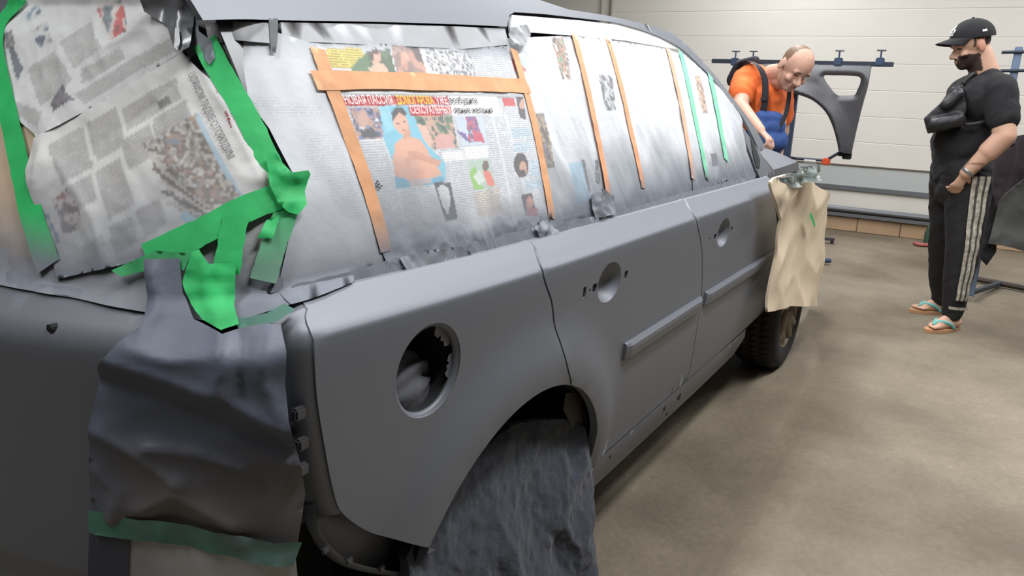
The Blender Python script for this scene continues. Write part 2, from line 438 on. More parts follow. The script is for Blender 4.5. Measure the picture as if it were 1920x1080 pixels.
# ================================================================ THE CAR
car = empty('car', (2.4, 1.65, 0.0))
tag(car, 'grey primed estate car masked with newspaper for painting', 'car')
ROWS = [-.79, -.74, -.69, -.64, -.59, -.54, -.49, -.44, -.39, -.34, -.29, -.25, -.21, -.17, -.13, -.09, -.06, -.04, -.025, -.012, -.005, 0, .004, .009, .014, .02, .027, .034, .041, .047]
GAP = .0028
S = SLOW.hit
beltx = lambda xs: [(x, float(zbelt(x))) for x in xs]
ccut = smooth_line([S(p) for p in [(1001, 458), (1018, 510), (1035, 570), (1046, 630), (1062, 680), (1071, 722)]], 6)
ccut[0][1] = zbelt(ccut[0][0]); a_ = math.atan2(ccut[-1][1] - ACZ, ccut[-1][0] - ACX)
ccut[-1] = (ACX + AR * math.cos(a_), ACZ + AR * math.sin(a_))
bcut = smooth_line([S(p) for p in [(1284, 374), (1305, 410), (1316, 470), (1315, 560), (1306, 620), (1292, 700)]], 6)
bcut[0][1] = zbelt(bcut[0][0]); bcut[-1][1] = .357
arch = lambda a0, a1, n: [(ACX + AR * math.cos(a), ACZ + AR * math.sin(a)) for a in np.linspace(a0, a1, n)]
qrear = smooth_line([S(p) for p in [(573, 572), (578, 620), (590, 730), (606, 840), (622, 920), (640, 965), (690, 1000), (760, 1020), (828, 1034)]], 5)
qrear[0][1] = zbelt(qrear[0][0])
a_end = math.atan2(qrear[-1][1] - ACZ, qrear[-1][0] - ACX); qrear[-1] = (ACX + AR * math.cos(a_end), ACZ + AR * math.sin(a_end))
def circ(p, R, n=40, ry=None):
    c = S(p); ry = ry or R
    return [(c[0] + R * math.cos(t), c[1] + ry * math.sin(t)) for t in np.linspace(0, 2 * math.pi, n, endpoint=False)]
# ---- rear quarter panel
q_out = beltx(np.linspace(qrear[0][0], ccut[0][0], 20)) + [tuple(p) for p in ccut[1:]] + arch(a_, a_end, 40)[1:] + [tuple(p) for p in qrear[::-1][1:-1]]
flap_c = (806, 695); flap = circ(flap_c, .081)
quarter = panel('rear_quarter_panel', inset(q_out, GAP), SLOW, M_BODY, car, [flap], .03, rows=ROWS, flange=.022, edge=.014)
# fuel filler opening: recessed rim, pocket
fc = np.array(S(flap_c)); fm = MB()
prof = [(.0815, .001), (.079, .004), (.0745, .005), (.0735, .010), (.0735, .012)]
def ringed(prof, c, seg=48):
    V = []
    for R_, d in prof:
        uv = np.array([(c[0] + R_ * math.cos(t), c[1] + R_ * math.sin(t)) for t in np.linspace(0, 2 * math.pi, seg, endpoint=False)])
        V += list(SLOW.pt(uv, -d))
    F = [(i * seg + k, (i + 1) * seg + k, (i + 1) * seg + (k + 1) % seg, i * seg + (k + 1) % seg) for i in range(len(prof) - 1) for k in range(seg)]
    return V, F
fm.add(*ringed(prof, fc)); fm.build('fuel_filler_rim', M_BODY, quarter, True)
fm = MB(); fm.add(*ringed([(.0735, .012), (.072, .03), (.070, .10), (.05, .13), (.002, .132)], fc)); fm.build('fuel_filler_pocket', M_DARK, quarter, True)
# ragged plastic lip left in the opening (top right and right)
fm = MB()
for a0, a1, dep in ((25, 70, .018), (-28, 8, .016)):
    n = 9; uo = np.array([(fc[0] + .0745 * math.cos(math.radians(t)), fc[1] + .0745 * math.sin(math.radians(t))) for t in np.linspace(a0, a1, n)])
    ui = np.array([(fc[0] + (.0745 - dep * (.6 + .5 * abs(math.sin(i * 1.9)))) * math.cos(math.radians(t)), fc[1] + (.0745 - dep * (.6 + .5 * abs(math.sin(i * 1.9)))) * math.sin(math.radians(t))) for i, t in enumerate(np.linspace(a0, a1, n))])
    V = list(SLOW.pt(uo, -.012)) + list(SLOW.pt(ui, -.010)); fm.add(V, [(i, i + 1, n + i + 1, n + i) for i in range(n - 1)])
fm.build('filler_liner_edge', M_BODY, quarter, True)

# ---- doors
def door_bowl(name, p, R, ry, parent):
    c = S(p); seg = 40; V = []; prof = [(1, 0), (.94, .003), (.82, .012), (.62, .021), (.4, .026), (.2, .028), (.02, .0285)]
    for k_, d in prof:
        uv = np.array([(c[0] + R * k_ * math.cos(t), c[1] + ry * k_ * math.sin(t)) for t in np.linspace(0, 2 * math.pi, seg, endpoint=False)])
        V += list(SLOW.pt(uv, -d))
    F = [(i * seg + k, (i + 1) * seg + k, (i + 1) * seg + (k + 1) % seg, i * seg + (k + 1) % seg) for i in range(len(prof) - 1) for k in range(seg)]
    return mk(name, V, F, M_BODY, parent, True)
def slot(p, w_, h_): c = S(p); return [(c[0] - w_, c[1] - h_), (c[0] + w_, c[1] - h_), (c[0] + w_, c[1] + h_), (c[0] - w_, c[1] + h_)]
def inner(name, holes, parent):
    for h_ in holes:
        m = MB()
        c = np.mean(h_, 0); uv = np.array([c + (np.array(q) - c) * 1.25 for q in h_]); V = list(SLOW.pt(uv, -.004)) + list(SLOW.pt(uv, -.03))
        m.add(V, [(0, 1, 2, 3), (4, 5, 6, 7), (0, 1, 5, 4), (1, 2, 6, 5), (2, 3, 7, 6), (3, 0, 4, 7)])
        m.build(name, M_DARK, parent)
def door(name, label, out, bowl_p, bw, bh, slots):
    hole = circ(bowl_p, bw, 40, bh)
    o = panel(name, inset(out, GAP), SLOW, M_BODY, car, [hole] + slots, .03, rows=ROWS, flange=.02, edge=.014)
    door_bowl('handle_recess', bowl_p, bw, bh, o); inner('handle_slot', slots, o)
    return o
aint = math.acos(max(-1, min(1, (.357 - ACZ) / AR)))  # from vertical
arch_bot = math.pi / 2 - aint
rd_out = beltx(np.linspace(ccut[0][0], bcut[0][0], 24)) + [tuple(p) for p in bcut[1:]] + [tuple(p) for p in arch(arch_bot, a_, 26)] + [tuple(p) for p in ccut[::-1][1:-1]]
rear_door = door('rear_door', None, rd_out, (1143, 529), .066, .048,
                 [slot((1115, 540), .011, .010), slot((1096, 548), .007, .012), slot((1106, 544), .004, .003), slot((1174, 515), .010, .010)])
fedge = smooth_line([S(p) for p in [(1447, 337), (1454, 372), (1457, 420), (1455, 470), (1448, 520), (1440, 560), (1425, 612), (1408, 650)]], 5)
fedge[0][1] = zbelt(fedge[0][0]); fedge[-1][1] = .352
fd_out = beltx(np.linspace(bcut[0][0], fedge[0][0], 24)) + [tuple(p) for p in fedge[1:]] + [tuple(p) for p in bcut[::-1][:-1]]
front_door = door('front_door', None, fd_out, (1357, 436), .070, .048,
                  [slot((1341, 444), .014, .009), slot((1331, 447), .006, .003), slot((1372, 430), .010, .010)])
# rub strips on the doors: rounded bars
def moulding(name, xa, xb, za, zb_, parent, endcap=True):
    n = 30; prof = [(-.024, 0), (-.023, .009), (-.018, .013), (.004, .017), (.016, .017), (.021, .013), (.024, .003), (.024, -.003)]
    V = []; xs = np.linspace(xa, xb, n)
    for i, x in enumerate(xs):
        zc_ = za + (zb_ - za) * (x - xa) / (xb - xa); k = .55 if i in (0, n - 1) else 1.0
        xx = x
        V += list(SLOW.pt(np.array([(xx, zc_ + dz) for dz, _ in prof]), np.array([d * k for _, d in prof])))
    m = len(prof); F = [(i * m + k, i * m + k + 1, (i + 1) * m + k + 1, (i + 1) * m + k) for i in range(n - 1) for k in range(m - 1)]
    F += [tuple(range(m)), tuple((n - 1) * m + k for k in range(m))[::-1]]
    return mk(name, V, F, M_BODY, parent, False)
m1 = S((1168, 660)); m2 = S((1311, 570)); m3 = S((1319, 563)); m4 = S((1456, 472))
moulding('rub_strip', m1[0], m2[0] - .004, m1[1], m2[1] + .004, rear_door); moulding('rub_strip', m3[0], m4[0], m3[1] + .004, m4[1], front_door)
# ---- sill with jacking notches
sill_out = [(1.655, .350), (2.0, .352), (2.6, .352), (3.22, .346), (3.26, .30), (3.20, .232), (2.6, .222), (1.9, .222), (1.72, .226), (1.65, .27)]
sil = panel('sill', sill_out, SLOW, M_BODY, car, [], .03, flange=.03, edge=.02)
for p, sz in (((1274, 742), .018), ((1246, 765), .012), ((1250, 775), .010), ((1144, 856), .007)):
    c = SLOW.pt(np.array([S(p)]))[0]; MB().lathe(c + np.array([0, .004, 0]), (0, -1, 0), [(sz * .8, 0), (sz * .8, .005), (.001, .0055)], 10).build('sill_plug_hole', M_DARK, sil)
struct_in = MB().box((2.45, 1.62, .60), (1.5, 1.40, .52)).box((2.45, 1.62, .27), (1.5, 1.44, .10)).box((1.25, 1.62, .84), (1.1, 1.24, .22)).box((3.9, 1.62, .62), (1.3, .9, .5))
struct_in.build('inner_blocker', M_DARK, car)  # underbody plus black boxes added so the panel gaps show dark
# ---- rear wheel arch: liner and strut end
lm = MB(); n = 30; V = []
for y_ in (.735, 1.02):
    for t in np.linspace(-.25, math.pi + .3, n): V.append((ACX + (AR + .012) * math.cos(t), y_, ACZ + (AR + .012) * math.sin(t)))
lm.add(V, [(i, i + 1, n + i + 1, n + i) for i in range(n - 1)])
V = [(ACX, 1.02, ACZ)] + [(ACX + (AR + .012) * math.cos(t), 1.02, ACZ + (AR + .012) * math.sin(t)) for t in np.linspace(-.25, math.pi + .3, n)]
lm.add(V, [(0, i, i + 1) for i in range(1, n)]); lm.build('wheel_arch_liner', M_DARK, car, True)
lb = MB(); c = onY((1100, 765), .82)
V = [onY(p, y_) for y_ in (.745, .90) for p in [(1061, 737), (1105, 735), (1128, 770), (1133, 830), (1108, 806), (1072, 800), (1056, 768)]]
lb.add(V, [tuple(range(7)), tuple(range(7, 14))[::-1]] + [(i, (i + 1) % 7, 7 + (i + 1) % 7, 7 + i) for i in range(7)])
lb.build('arch_liner_corner', M_LINER, car)
# ---- wheels
def wheel(name, cx, yo, cz, R, hub=True):
    root = MB(); w_ = .215
    root.lathe((cx, yo, cz), (0, 1, 0), [(R * .66, .012), (R * .70, .004), (R * .86, .0), (R * .955, .012), (R * .99, .035), (R, .06), (R, w_ - .06), (R * .99, w_ - .035), (R * .955, w_ - .012), (R * .86, w_), (R * .66, w_ - .01)], 56)
    for k in range(56):                                              # tread blocks
        a = 2 * math.pi * k / 56
        for d in (.055, .105, .155):
            rm = np.array([[math.cos(a), 0, -math.sin(a)], [0, 1, 0], [math.sin(a), 0, math.cos(a)]])
            root.box((cx + R * math.cos(a), yo + d, cz + R * math.sin(a)), (.004, .034, .024), rm)
    t = root.build(name, M_RUBBER, car, True)
    rim = MB(); rim.lathe((cx, yo, cz), (0, 1, 0), [(R * .67, .012), (R * .645, .010), (R * .62, .022), (R * .60, .06), (R * .58, .15)], 48)
    rim.lathe((cx, yo + .018, cz), (0, 1, 0), [(.002, 0), (.028, 0), (.034, .006), (.055, .012), (.06, .03)], 24)
    for k in range(5):
        a = 2 * math.pi * k / 5 + .35
        for s_ in (-.20, .20):
            d = np.array([math.cos(a + s_ * .4), 0, math.sin(a + s_ * .4)]); e = np.array([math.cos(a + s_ * 1.1), 0, math.sin(a + s_ * 1.1)])
            rim.tube([np.array([cx, yo + .030, cz]) + d * .045, np.array([cx, yo + .026, cz]) + (d * .5 + e * .5) * R * .4, np.array([cx, yo + .022, cz]) + e * R * .63], [.024, .019, .022], 8)
    rim.build('wheel_rim', M_RIM, t, True)
    dk = MB(); dk.lathe((cx, yo + .07, cz), (0, 1, 0), [(.001, 0), (R * .60, 0)], 32); dk.build('brake_disc', M_STEEL, t)
    return t
wheel('front_wheel', 3.86, .685, .325, .325)
wheel('rear_wheel', ACX, .86, .315, .315)
wheel('front_wheel', 3.86, 2.40, .325, .325); wheel('rear_wheel', ACX, 2.30, .315, .315)
# ---- greenhouse: roof side, window frames, pillars
G = SGLASS.hit
def gp(lst, n=0):
    q = [G(p) for p in lst]; return [tuple(p) for p in (smooth_line(q, n) if n else q)]
roofU = [(.80, 1.475), (1.2, 1.515), (1.7, 1.535), (2.10, 1.522)]
roof_low = gp([(372, 38), (450, 36), (520, 38), (700, 41), (860, 46), (944, 50)], 4)
step_up = gp([(946, 38), (949, 28), (958, 23)]); low2 = gp([(1010, 26), (1080, 34), (1150, 43), (1200, 57), (1234, 70), (1270, 89), (1305, 120), (1350, 169), (1378, 206), (1394, 230), (1420, 285)], 4)
sil_up = gp([(1432, 278), (1408, 235), (1372, 187), (1341, 147), (1301, 102), (1261, 67), (1217, 49), (1141, 31), (1060, 18)], 4)
xq = low2[0][0]
rs_out = roof_low + step_up + low2 + sil_up + roofU[::-1][1:] + [(roof_low[0][0] - .01, 1.43)]
# roof side band, with the roof skin rolling over from its top edge
rs = panel('roof_side', rs_out, SGLASS, M_BODY, car, [], .03, off=.010, flange=.012, edge=.02)
def roof_top(s, t):
    # along: s from rear to front, across: t from the right edge to the left edge
    x = .78 + s * 1.55; ze = np.interp(x, [.78, .95, 1.2, 1.7, 2.1, 2.33], [1.44, 1.485, 1.512, 1.532, 1.522, 1.49]) - .004
    y0 = fglass(x, ze); yy = y0 + t * (3.2 - 2 * y0); return np.stack([x, yy, ze + .028 * (1 - (2 * t - 1) ** 2) - .02 * np.clip(-(x - .95) / .2, 0, 1)], 1)
grid('roof_panel', roof_top, 30, 30, M_BODY, car)
# window frame strip below the roof band
gl_top = gp([(560, 80), (700, 84), (860, 88), (940, 90)], 3)
fr_out = gp([(520, 42), (700, 45), (860, 50), (942, 54), (948, 84), (860, 92), (700, 84), (560, 78), (522, 70)])
panel('quarter_window_frame', fr_out, SGLASS, mat('oversprayed_frame', (150, 152, 156), .5, .1, .08, 14), car, [], .025, off=.007, flange=.01,
      disp=lambda uv: .0015 * ridge(uv[:, 0] * 14, uv[:, 1] * 30, 3))
ff_out = gp([(955, 28), (1080, 38), (1150, 46), (1200, 60), (1234, 73), (1268, 92), (1250, 90), (1168, 76), (1060, 66), (980, 60), (955, 62)])
panel('door_window_frame', ff_out, SGLASS, mat('white_sprayed_frame', (205, 208, 212), .45, .1, .04, 14), car, [], .025, off=.007, flange=.01)
# glass behind the papers + pillars: one dark shell just inside
def gshell(s, t):
    x = .80 + s * 2.85; zt = np.interp(x, [.8, 1.2, 1.7, 2.15, 2.6, 3.0, 3.65], [1.42, 1.46, 1.48, 1.47, 1.42, 1.28, .985]); zb_ = zbelt(x) - .01
    z = zb_ + t * (np.maximum(zt, zb_ + .003) - zb_); return np.stack([x, fglass(x, z) + .012, z], 1)
grid('side_window_glass', gshell, 60, 14, mat('masked_glass', (60, 64, 68), .3), car)
belt_strip = [(x, float(zbelt(x)) + .002) for x in np.linspace(.72, 3.46, 40)] + [(x, float(zbelt(x)) + .020) for x in np.linspace(3.44, .74, 40)]
panel('belt_moulding', belt_strip, SGLASS, M_BODY, car, [], .03, off=.004, flange=.02)
# A-pillar foot and mirror triangle
ap_out = gp([(1384, 232), (1394, 248), (1422, 288), (1446, 326), (1420, 334), (1412, 318), (1398, 280)])
panel('mirror_triangle', ap_out, SGLASS, M_BODY, car, [], .02, off=.012, flange=.012)
panel('triangle_gap', gp([(1400, 252), (1405, 262), (1418, 300), (1417, 316), (1411, 312), (1404, 284)]), SGLASS, mat('dark_green_rubber', (22, 38, 34), .7), car, [], .02, off=.016)
# ---- bonnet, windscreen, far side, front end
def bonnet(s, t):
    q = np.abs(2 * t - 1); x = 3.32 + s * (1.36 - .12 * q ** 4); ym = 1.62; half = .80 - .05 * s ** 2
    y = ym - half + 2 * half * t
    z = .986 + .095 * (1 - q ** 3) - .012 * s - .10 * np.clip((s - .84) / .16, 0, 1) ** 2.5
    return np.stack([x, y, z], 1)
bo = grid('bonnet', bonnet, 40, 80, M_BODY, car)
def bonnet_edge(s, t):
    P = bonnet(s, np.zeros_like(s)); P[:, 2] -= t * .05; P[:, 1] += .004 * t; return P
grid('bonnet_edge', bonnet_edge, 30, 4, M_BODY, car)
def wscreen(s, t):
    xr = 3.40 - 1.15 * t; y0 = fglass(xr, .985 + .50 * t) + .025; y = y0 + s * (3.24 - 2 * y0); bulge = .16 * (1 - (2 * s - 1) ** 2)
    return np.stack([3.40 - 1.15 * t + bulge * (1 - .3 * t), y, .985 + .50 * t], 1)
grid('windscreen', wscreen, 20, 16, mat('masked_screen', (190, 190, 188), .8), car)
def farside(s, t):
    x = .70 + s * 3.2; z = .22 + t * .80; return np.stack([x, 3.24 - flow(x, z), z], 1)
grid('left_body_side', farside, 60, 40, M_BODY, car)
def fargl(s, t):
    x = .80 + s * 2.65; zt = np.interp(x, [.8, 1.2, 1.7, 2.15, 2.6, 3.0, 3.45], [1.44, 1.50, 1.52, 1.50, 1.45, 1.28, 1.0]); z = 1.01 + t * (zt - 1.01)
    return np.stack([x, 3.24 - fglass(x, z), z], 1)
grid('left_window', fargl, 40, 10, mat('masked_left_glass', (180, 180, 180), .8), car)
def nose(s, t):
    y = 1.62 + (2 * s - 1) * .78; x = 4.62 - .35 * np.abs(2 * s - 1) ** 3 - .02 * t; return np.stack([x, y, .22 + t * .68], 1)
grid('front_end', nose, 24, 10, M_BODY, car)
# ---- tail: tailgate skin, lamp recess, bumper carrier
W = WRAP.hit
tg_left = 1.15
def wz(p): return tuple(W(p))
ta = wz((0, 534)); tb = wz((140, 558)); tc_ = wz((278, 586))
u_l = ta[0] - .95
tg_out = [(u_l, ta[1] + .004), ta, tb, tc_, (tc_[0] + .02, tc_[1] - .03), (tc_[0] + .03, .90), (tc_[0] + .03, .42), (u_l, .42)]
TROWS = None
def tail_disp(uv): return -.006 * np.clip((.575 - uv[:, 1]) / .012, 0, 1)
panel('tailgate_skin', tg_out, WRAP, M_BODY, car, [], .022, flange=.02, disp=tail_disp, edge=.015)
um = np.array(wz((96, 616))); dm = MB(); c = WRAP.pt(np.array([um]), .002)[0]; dm.lathe(c, (-1, 0, 0), [(.007, -.01), (.007, .0015), (.001, .002)], 12); dm.build('badge_hole', M_DARK, car)
# rear screen shell behind its paper, up to the roof
rw_out = [(u_l, ta[1] + .012), (ta[0], ta[1] + .010), (tb[0], tb[1] + .010), (tc_[0] + .02, tc_[1] + .012), wz((560, 540)), wz((560, 330)), wz((500, 200)), wz((395, 60)), wz((300, 8)), (wz((300, 8))[0] - .3, 1.425), (u_l, 1.43)]
panel('tailgate_screen', rw_out, WRAP, M_BODY, car, [], .03, off=-.004)
# lamp recess: dark pocket + folded flange with clips along the quarter panel's rear edge
lr_out = [tuple(p) for p in (np.array(wz(q)) for q in [(300, 600), (430, 600), (540, 588), (566, 640), (580, 760), (600, 880), (640, 985), (560, 1010), (420, 1010), (240, 1000), (215, 700)])]
panel('tail_lamp_recess', lr_out, WRAP, mat('recess_grey', (78, 80, 84), .6), car, [], .03, off=-.035)
fl_mat = M_BODY
flc = np.array([p for p in qrear if p[1] > .66]); V = []
for (d1, d2) in ((.006, .003), (-.004, .006), (-.012, .012), (-.020, .022), (-.024, .045), (-.034, .056), (-.050, .060)):
    V += list(SLOW.pt(flc + np.array([d1, 0]), -d2))
n = len(flc); mk('lamp_flange', V, [(j * n + i, j * n + i + 1, (j + 1) * n + i + 1, (j + 1) * n + i) for j in range(6) for i in range(n - 1)], M_BODY, car)
for p in ((560, 775), (566, 832), (566, 880)):
    c = onX(p, .70); MB().box(c, (.02, .012, .018), bev=.003).build('lamp_clip', M_STEEL, car)
c = onX((543, 803), .705); MB().lathe(c, (-.8, -.6, 0), [(.012, -.004), (.012, .002), (.001, .003)], 14).build('lamp_stud_hole', M_DARK, car, True)
# curved bumper carrier lip below the quarter panel
cl = smooth_line([onY(p, .78) for p in [(572, 935), (578, 980), (600, 1020), (640, 1050), (700, 1066), (770, 1075), (830, 1085)]], 6)
bc = MB(); V = []
for (dy, dz) in ((-.02, .006), (-.018, -.004), (.0, -.010), (.010, .004), (.012, .05), (.02, .15)):
    V += [p + np.array([0, dy, dz]) for p in cl]
n = len(cl); bc.add(V, [(j * n + i, j * n + i + 1, (j + 1) * n + i + 1, (j + 1) * n + i) for j in range(5) for i in range(n - 1)]); bc.build('bumper_carrier_lip', M_BODY, car, True)
for p in ((610, 1032), (655, 1052), (715, 1066)):
    MB().box(onY(p, .755), (.014, .006, .010), bev=.002).build('carrier_clip', M_STEEL, car)
# body below the recess, so nothing is open towards the floor
MB().box((1.0, 1.62, .50), (.45, 1.42, .35), bev=.02).build('rear_floor_pan', M_DARK, car)

# ================================================================ MASKING PAPER, TAPE AND CLOTH ON THE CAR
GREYC = lin((116, 121, 130)); WHITE = lin((214, 218, 223)); NEWS = lin((214, 214, 212))
class Art:
    """prints on a sheet: patches given as outlines on the sheet's surface"""
    def __init__(s, surf, base, ink=0.0): s.surf = surf; s.base = np.array(base, float); s.ink0 = ink; s.ops = []; s.spray = []
    def _p(s, px): return np.array([s.surf.hit(q) for q in px])
    def poly(s, px, rgb, ink=0.0): s.ops.append(('p', s._p(px), lin(rgb), ink)); return s
    def text(s, px, k=.7): s.ops.append(('t', s._p(px), None, k)); return s
    def oval(s, c, rx, ry, rgb, rot=0.0):
        cr, sr = math.cos(rot), math.sin(rot)
        return s.poly([(c[0] + rx * math.cos(t) * cr - ry * math.sin(t) * sr, c[1] + rx * math.cos(t) * sr + ry * math.sin(t) * cr) for t in np.linspace(0, 2 * math.pi, 20, endpoint=False)], rgb)
    def photo(s, px, pal, sc=120.0, seed=0): s.ops.append(('n', s._p(px), [lin(c) for c in pal], (sc, seed))); return s
    def mist(s, fn, rgb=None): s.spray.append((fn, GREYC if rgb is None else lin(rgb))); return s
    def __call__(s, uv):
        s.fade = .22  # prints mixed towards the paper colour to imitate glow haze
        C_ = np.tile(s.base, (len(uv), 1)); I = np.full(len(uv), float(s.ink0))
        for k, P, c, a in s.ops:
            m = inpoly(uv, P)
            if k == 'p': C_[m] = c * (1 - s.fade) + s.base * s.fade; I[m] = a
            elif k == 't': I[m] = a
            else:
                sc, sd = a; nz = np.clip(.5 + .42 * fbm(uv[m][:, 0] * sc, uv[m][:, 1] * sc, 3, sd), 0, .999); idx = nz * (len(c) - 1); i0 = idx.astype(int); f_ = (idx - i0)[:, None]
                f_ = np.clip((f_ - .3) / .4, 0, 1); c = np.array(c) * (1 - s.fade) + s.base * s.fade; C_[m] = c[i0] * (1 - f_) + c[np.minimum(i0 + 1, len(c) - 1)] * f_; I[m] = 0
        for fn, c in s.spray:
            a = np.clip(fn(uv), 0, 1)[:, None]; C_ = C_ * (1 - a) + c * a; I = I * (1 - .9 * a[:, 0])
        return C_, I * .45
def belt_mist(h0=.085, lo=0.0, amp=1.0):
    def fn(uv):
        t = uv[:, 1] - zbelt(uv[:, 0]); n = fbm(uv[:, 0] * 9, uv[:, 1] * 7, 3, 5)
        return amp * np.clip(1.08 - (t - .015) / (h0 * (1 + .45 * n)), 0, 1) + lo * (1 + n)
    return fn
def side_wr(a=.0022, sd=1):
    return lambda uv: a * (ridge(uv[:, 0] * 9 + uv[:, 1] * 2, uv[:, 1] * 3.2, sd) - .4) + .4 * a * fbm(uv[:, 0] * 40, uv[:, 1] * 14, 2, sd + 9)
def sheet(name, label, px, surf, art, off, disp=None, step=.012, group=None, mt=None, uvf=None, cat='newspaper', edge=None):
    o = panel(name, [tuple(surf.hit(p)) for p in px], surf, mt or M_PAPER, None, [], step, off=off, disp=disp, paint=art, uvf=uvf, edge=edge or step)
    return tag(o, label, cat, group)
def strip(name, label, px, w, surf, off, rgb, mt, mist=None, wr=.0008, seed=0, cat='masking tape', group=None, step=.010, fray=.0):
    """a strip of tape along a line of the photo; w = its width in metres (or list)"""
    c = smooth_line([surf.hit(p) for p in px], 8); n = len(c); d = np.gradient(c, axis=0); d /= np.linalg.norm(d, axis=1)[:, None] + 1e-9
    nn = np.stack([-d[:, 1], d[:, 0]], 1); ww = np.interp(np.linspace(0, 1, n), np.linspace(0, 1, len(w)) if not np.isscalar(w) else [0, 1], w if not np.isscalar(w) else [w, w])[:, None] / 2
    jag = (1 + .06 * vnoise(np.arange(n) * .7, np.zeros(n), seed))[:, None]
    out = list(c + nn * ww * jag) + list((c - nn * ww * jag)[::-1])
    base = lin(rgb)
    def paint(uv):
        C_ = np.tile(base, (len(uv), 1)) * (1 + .10 * fbm(uv[:, 0] * 60, uv[:, 1] * 60, 2, seed))[:, None]
        if mist is not None:
            a = np.clip(mist(uv), 0, 1)[:, None]; C_ = C_ * (1 - a) + GREYC * a
        return C_, np.zeros(len(uv))
    o = panel(name, out, surf, mt, None, [], step, off=off, disp=lambda uv: wr * ridge(uv[:, 0] * 25, uv[:, 1] * 25, seed + 3), paint=paint, edge=step)
    return tag(o, label, cat, group)
def lettering(name, text, p0, p1, h, surf, off, mt, parent, bold=0.0, flip=False):
    """type set between two photo points on a surface; h = letter height in metres"""
    cu = bpy.data.curves.new(name, 'FONT'); cu.body = text; cu.size = 1.0; cu.offset = bold; cu.resolution_u = 3
    ob = bpy.data.objects.new(name, cu); COL.objects.link(ob); dg = bpy.context.evaluated_depsgraph_get(); dg.update()
    me = bpy.data.meshes.new_from_object(ob.evaluated_get(dg)); bpy.data.objects.remove(ob); bpy.data.curves.remove(cu)
    co = np.array([v.co[:2] for v in me.vertices]); w_ = co[:, 0].max() - co[:, 0].min(); x0 = co[:, 0].min()
    a = np.array(surf.hit(p0)); b = np.array(surf.hit(p1)); d = b - a; nrm = np.array([-d[1], d[0]]) / np.linalg.norm(d) * (-1 if flip else 1)
    uv = a + ((co[:, 0] - x0) / w_)[:, None] * d + (co[:, 1] / .73 * h)[:, None] * nrm
    V = surf.pt(uv, off); F = [list(p.vertices) for p in me.polygons]; bpy.data.meshes.remove(me)
    return mk(name, V, F, mt, parent, False)

# ---- the side windows
wr1 = side_wr(.0022, 1)
def low_mist(px_line, h, n_amp=.3, surf=None):
    L_ = np.array([WRAP.hit(p) for p in px_line]); o = np.argsort(L_[:, 0])
    def fn(uv):
        zb_ = np.interp(uv[:, 0], L_[o, 0], L_[o, 1]); return np.clip(1 - (uv[:, 1] - zb_) / (h * (1 + n_amp * fbm(uv[:, 0] * 8, uv[:, 1] * 8, 3, 4))), 0, 1)
    return fn
art = Art(WRAP, WHITE * .93, .0).mist(low_mist([(540, 560), (640, 530), (760, 500)], .16)).mist(lambda uv: .55 * np.clip((uv[:, 1] - 1.335) / .05, 0, 1))
for q in ([(450, 185), (600, 190), (610, 215), (455, 212)], [(560, 250), (625, 245), (655, 330), (590, 340)], [(610, 340), (665, 335), (690, 400), (640, 415)]): art.text(q, .3)
sheet('newspaper_sheet', 'pale newspaper sheet between the green pillar tape and the tan framed page', [(392, 62), (520, 62), (592, 84), (606, 150), (630, 190), (722, 470), (712, 500), (545, 566), (520, 540), (560, 345), (505, 240), (440, 150)], WRAP, art, .007, side_wr(.0030, 4), .010)
art = Art(SGLASS, WHITE * .98, .62)
art.poly([(618, 158), (975, 160), (972, 176), (630, 174)], (232, 232, 230)).poly([(632, 173), (985, 181), (986, 185), (634, 178)], (168, 170, 172))
art.poly([(833, 179), (925, 181), (935, 216), (842, 216)], (238, 238, 236))
art.poly([(634, 180), (832, 180), (836, 196), (638, 197)], (206, 60, 62)).poly([(758, 199), (838, 198), (841, 214), (762, 216)], (212, 66, 66))
art.photo([(645, 202), (700, 200), (727, 257), (665, 260)], [(52, 50, 60), (110, 120, 170), (190, 150, 130), (90, 90, 120), (222, 220, 222)], 90, 3)
art.oval((673, 222), 10, 17, (200, 160, 140), .0).poly([(668, 245), (690, 238), (705, 256), (672, 259)], (60, 60, 66))
art.poly([(704, 199), (757, 197), (764, 216), (772, 218), (805, 282), (828, 305), (829, 340), (735, 354), (728, 300), (712, 262)], (120, 192, 214))
art.photo([(704, 199), (722, 198), (734, 240), (715, 250)], [(130, 198, 218), (150, 210, 226)], 60, 5)
art.poly([(770, 217), (840, 215), (852, 277), (805, 281), (778, 240)], (70, 96, 74)).photo([(770, 217), (840, 215), (852, 277), (805, 281), (778, 240)], [(60, 84, 66), (96, 120, 92), (200, 160, 140), (66, 88, 78), (180, 190, 176)], 70, 8)
art.poly([(774, 232), (790, 234), (804, 262), (800, 280), (788, 262)], (224, 182, 160)).poly([(806, 254), (838, 250), (846, 276), (812, 279)], (214, 160, 150))
SK = (226, 168, 138)
art.poly([(733, 270), (741, 262), (752, 255), (768, 256), (784, 264), (795, 282), (808, 306), (822, 326), (806, 333), (786, 336), (765, 341), (748, 332), (732, 331), (729, 300)], SK)
art.poly([(742, 228), (757, 226), (764, 256), (750, 260)], (210, 150, 122)).oval((744, 229), 13.5, 22, (226, 172, 146), -.25).poly([(727, 212), (735, 201), (748, 200), (757, 214), (751, 216), (742, 210), (732, 222), (729, 226)], (58, 48, 46))
art.poly([(736, 231), (742, 229), (743, 232), (737, 234)], (120, 84, 72)).poly([(748, 226), (754, 225), (755, 228), (749, 229)], (120, 84, 72)).poly([(745, 244), (754, 242), (755, 245), (746, 247)], (176, 104, 96))
art.poly([(755, 283), (775, 282), (797, 294), (820, 300), (816, 312), (784, 300), (762, 294)], (206, 146, 118)).poly([(748, 300), (762, 287), (770, 292), (757, 312)], (214, 156, 128))
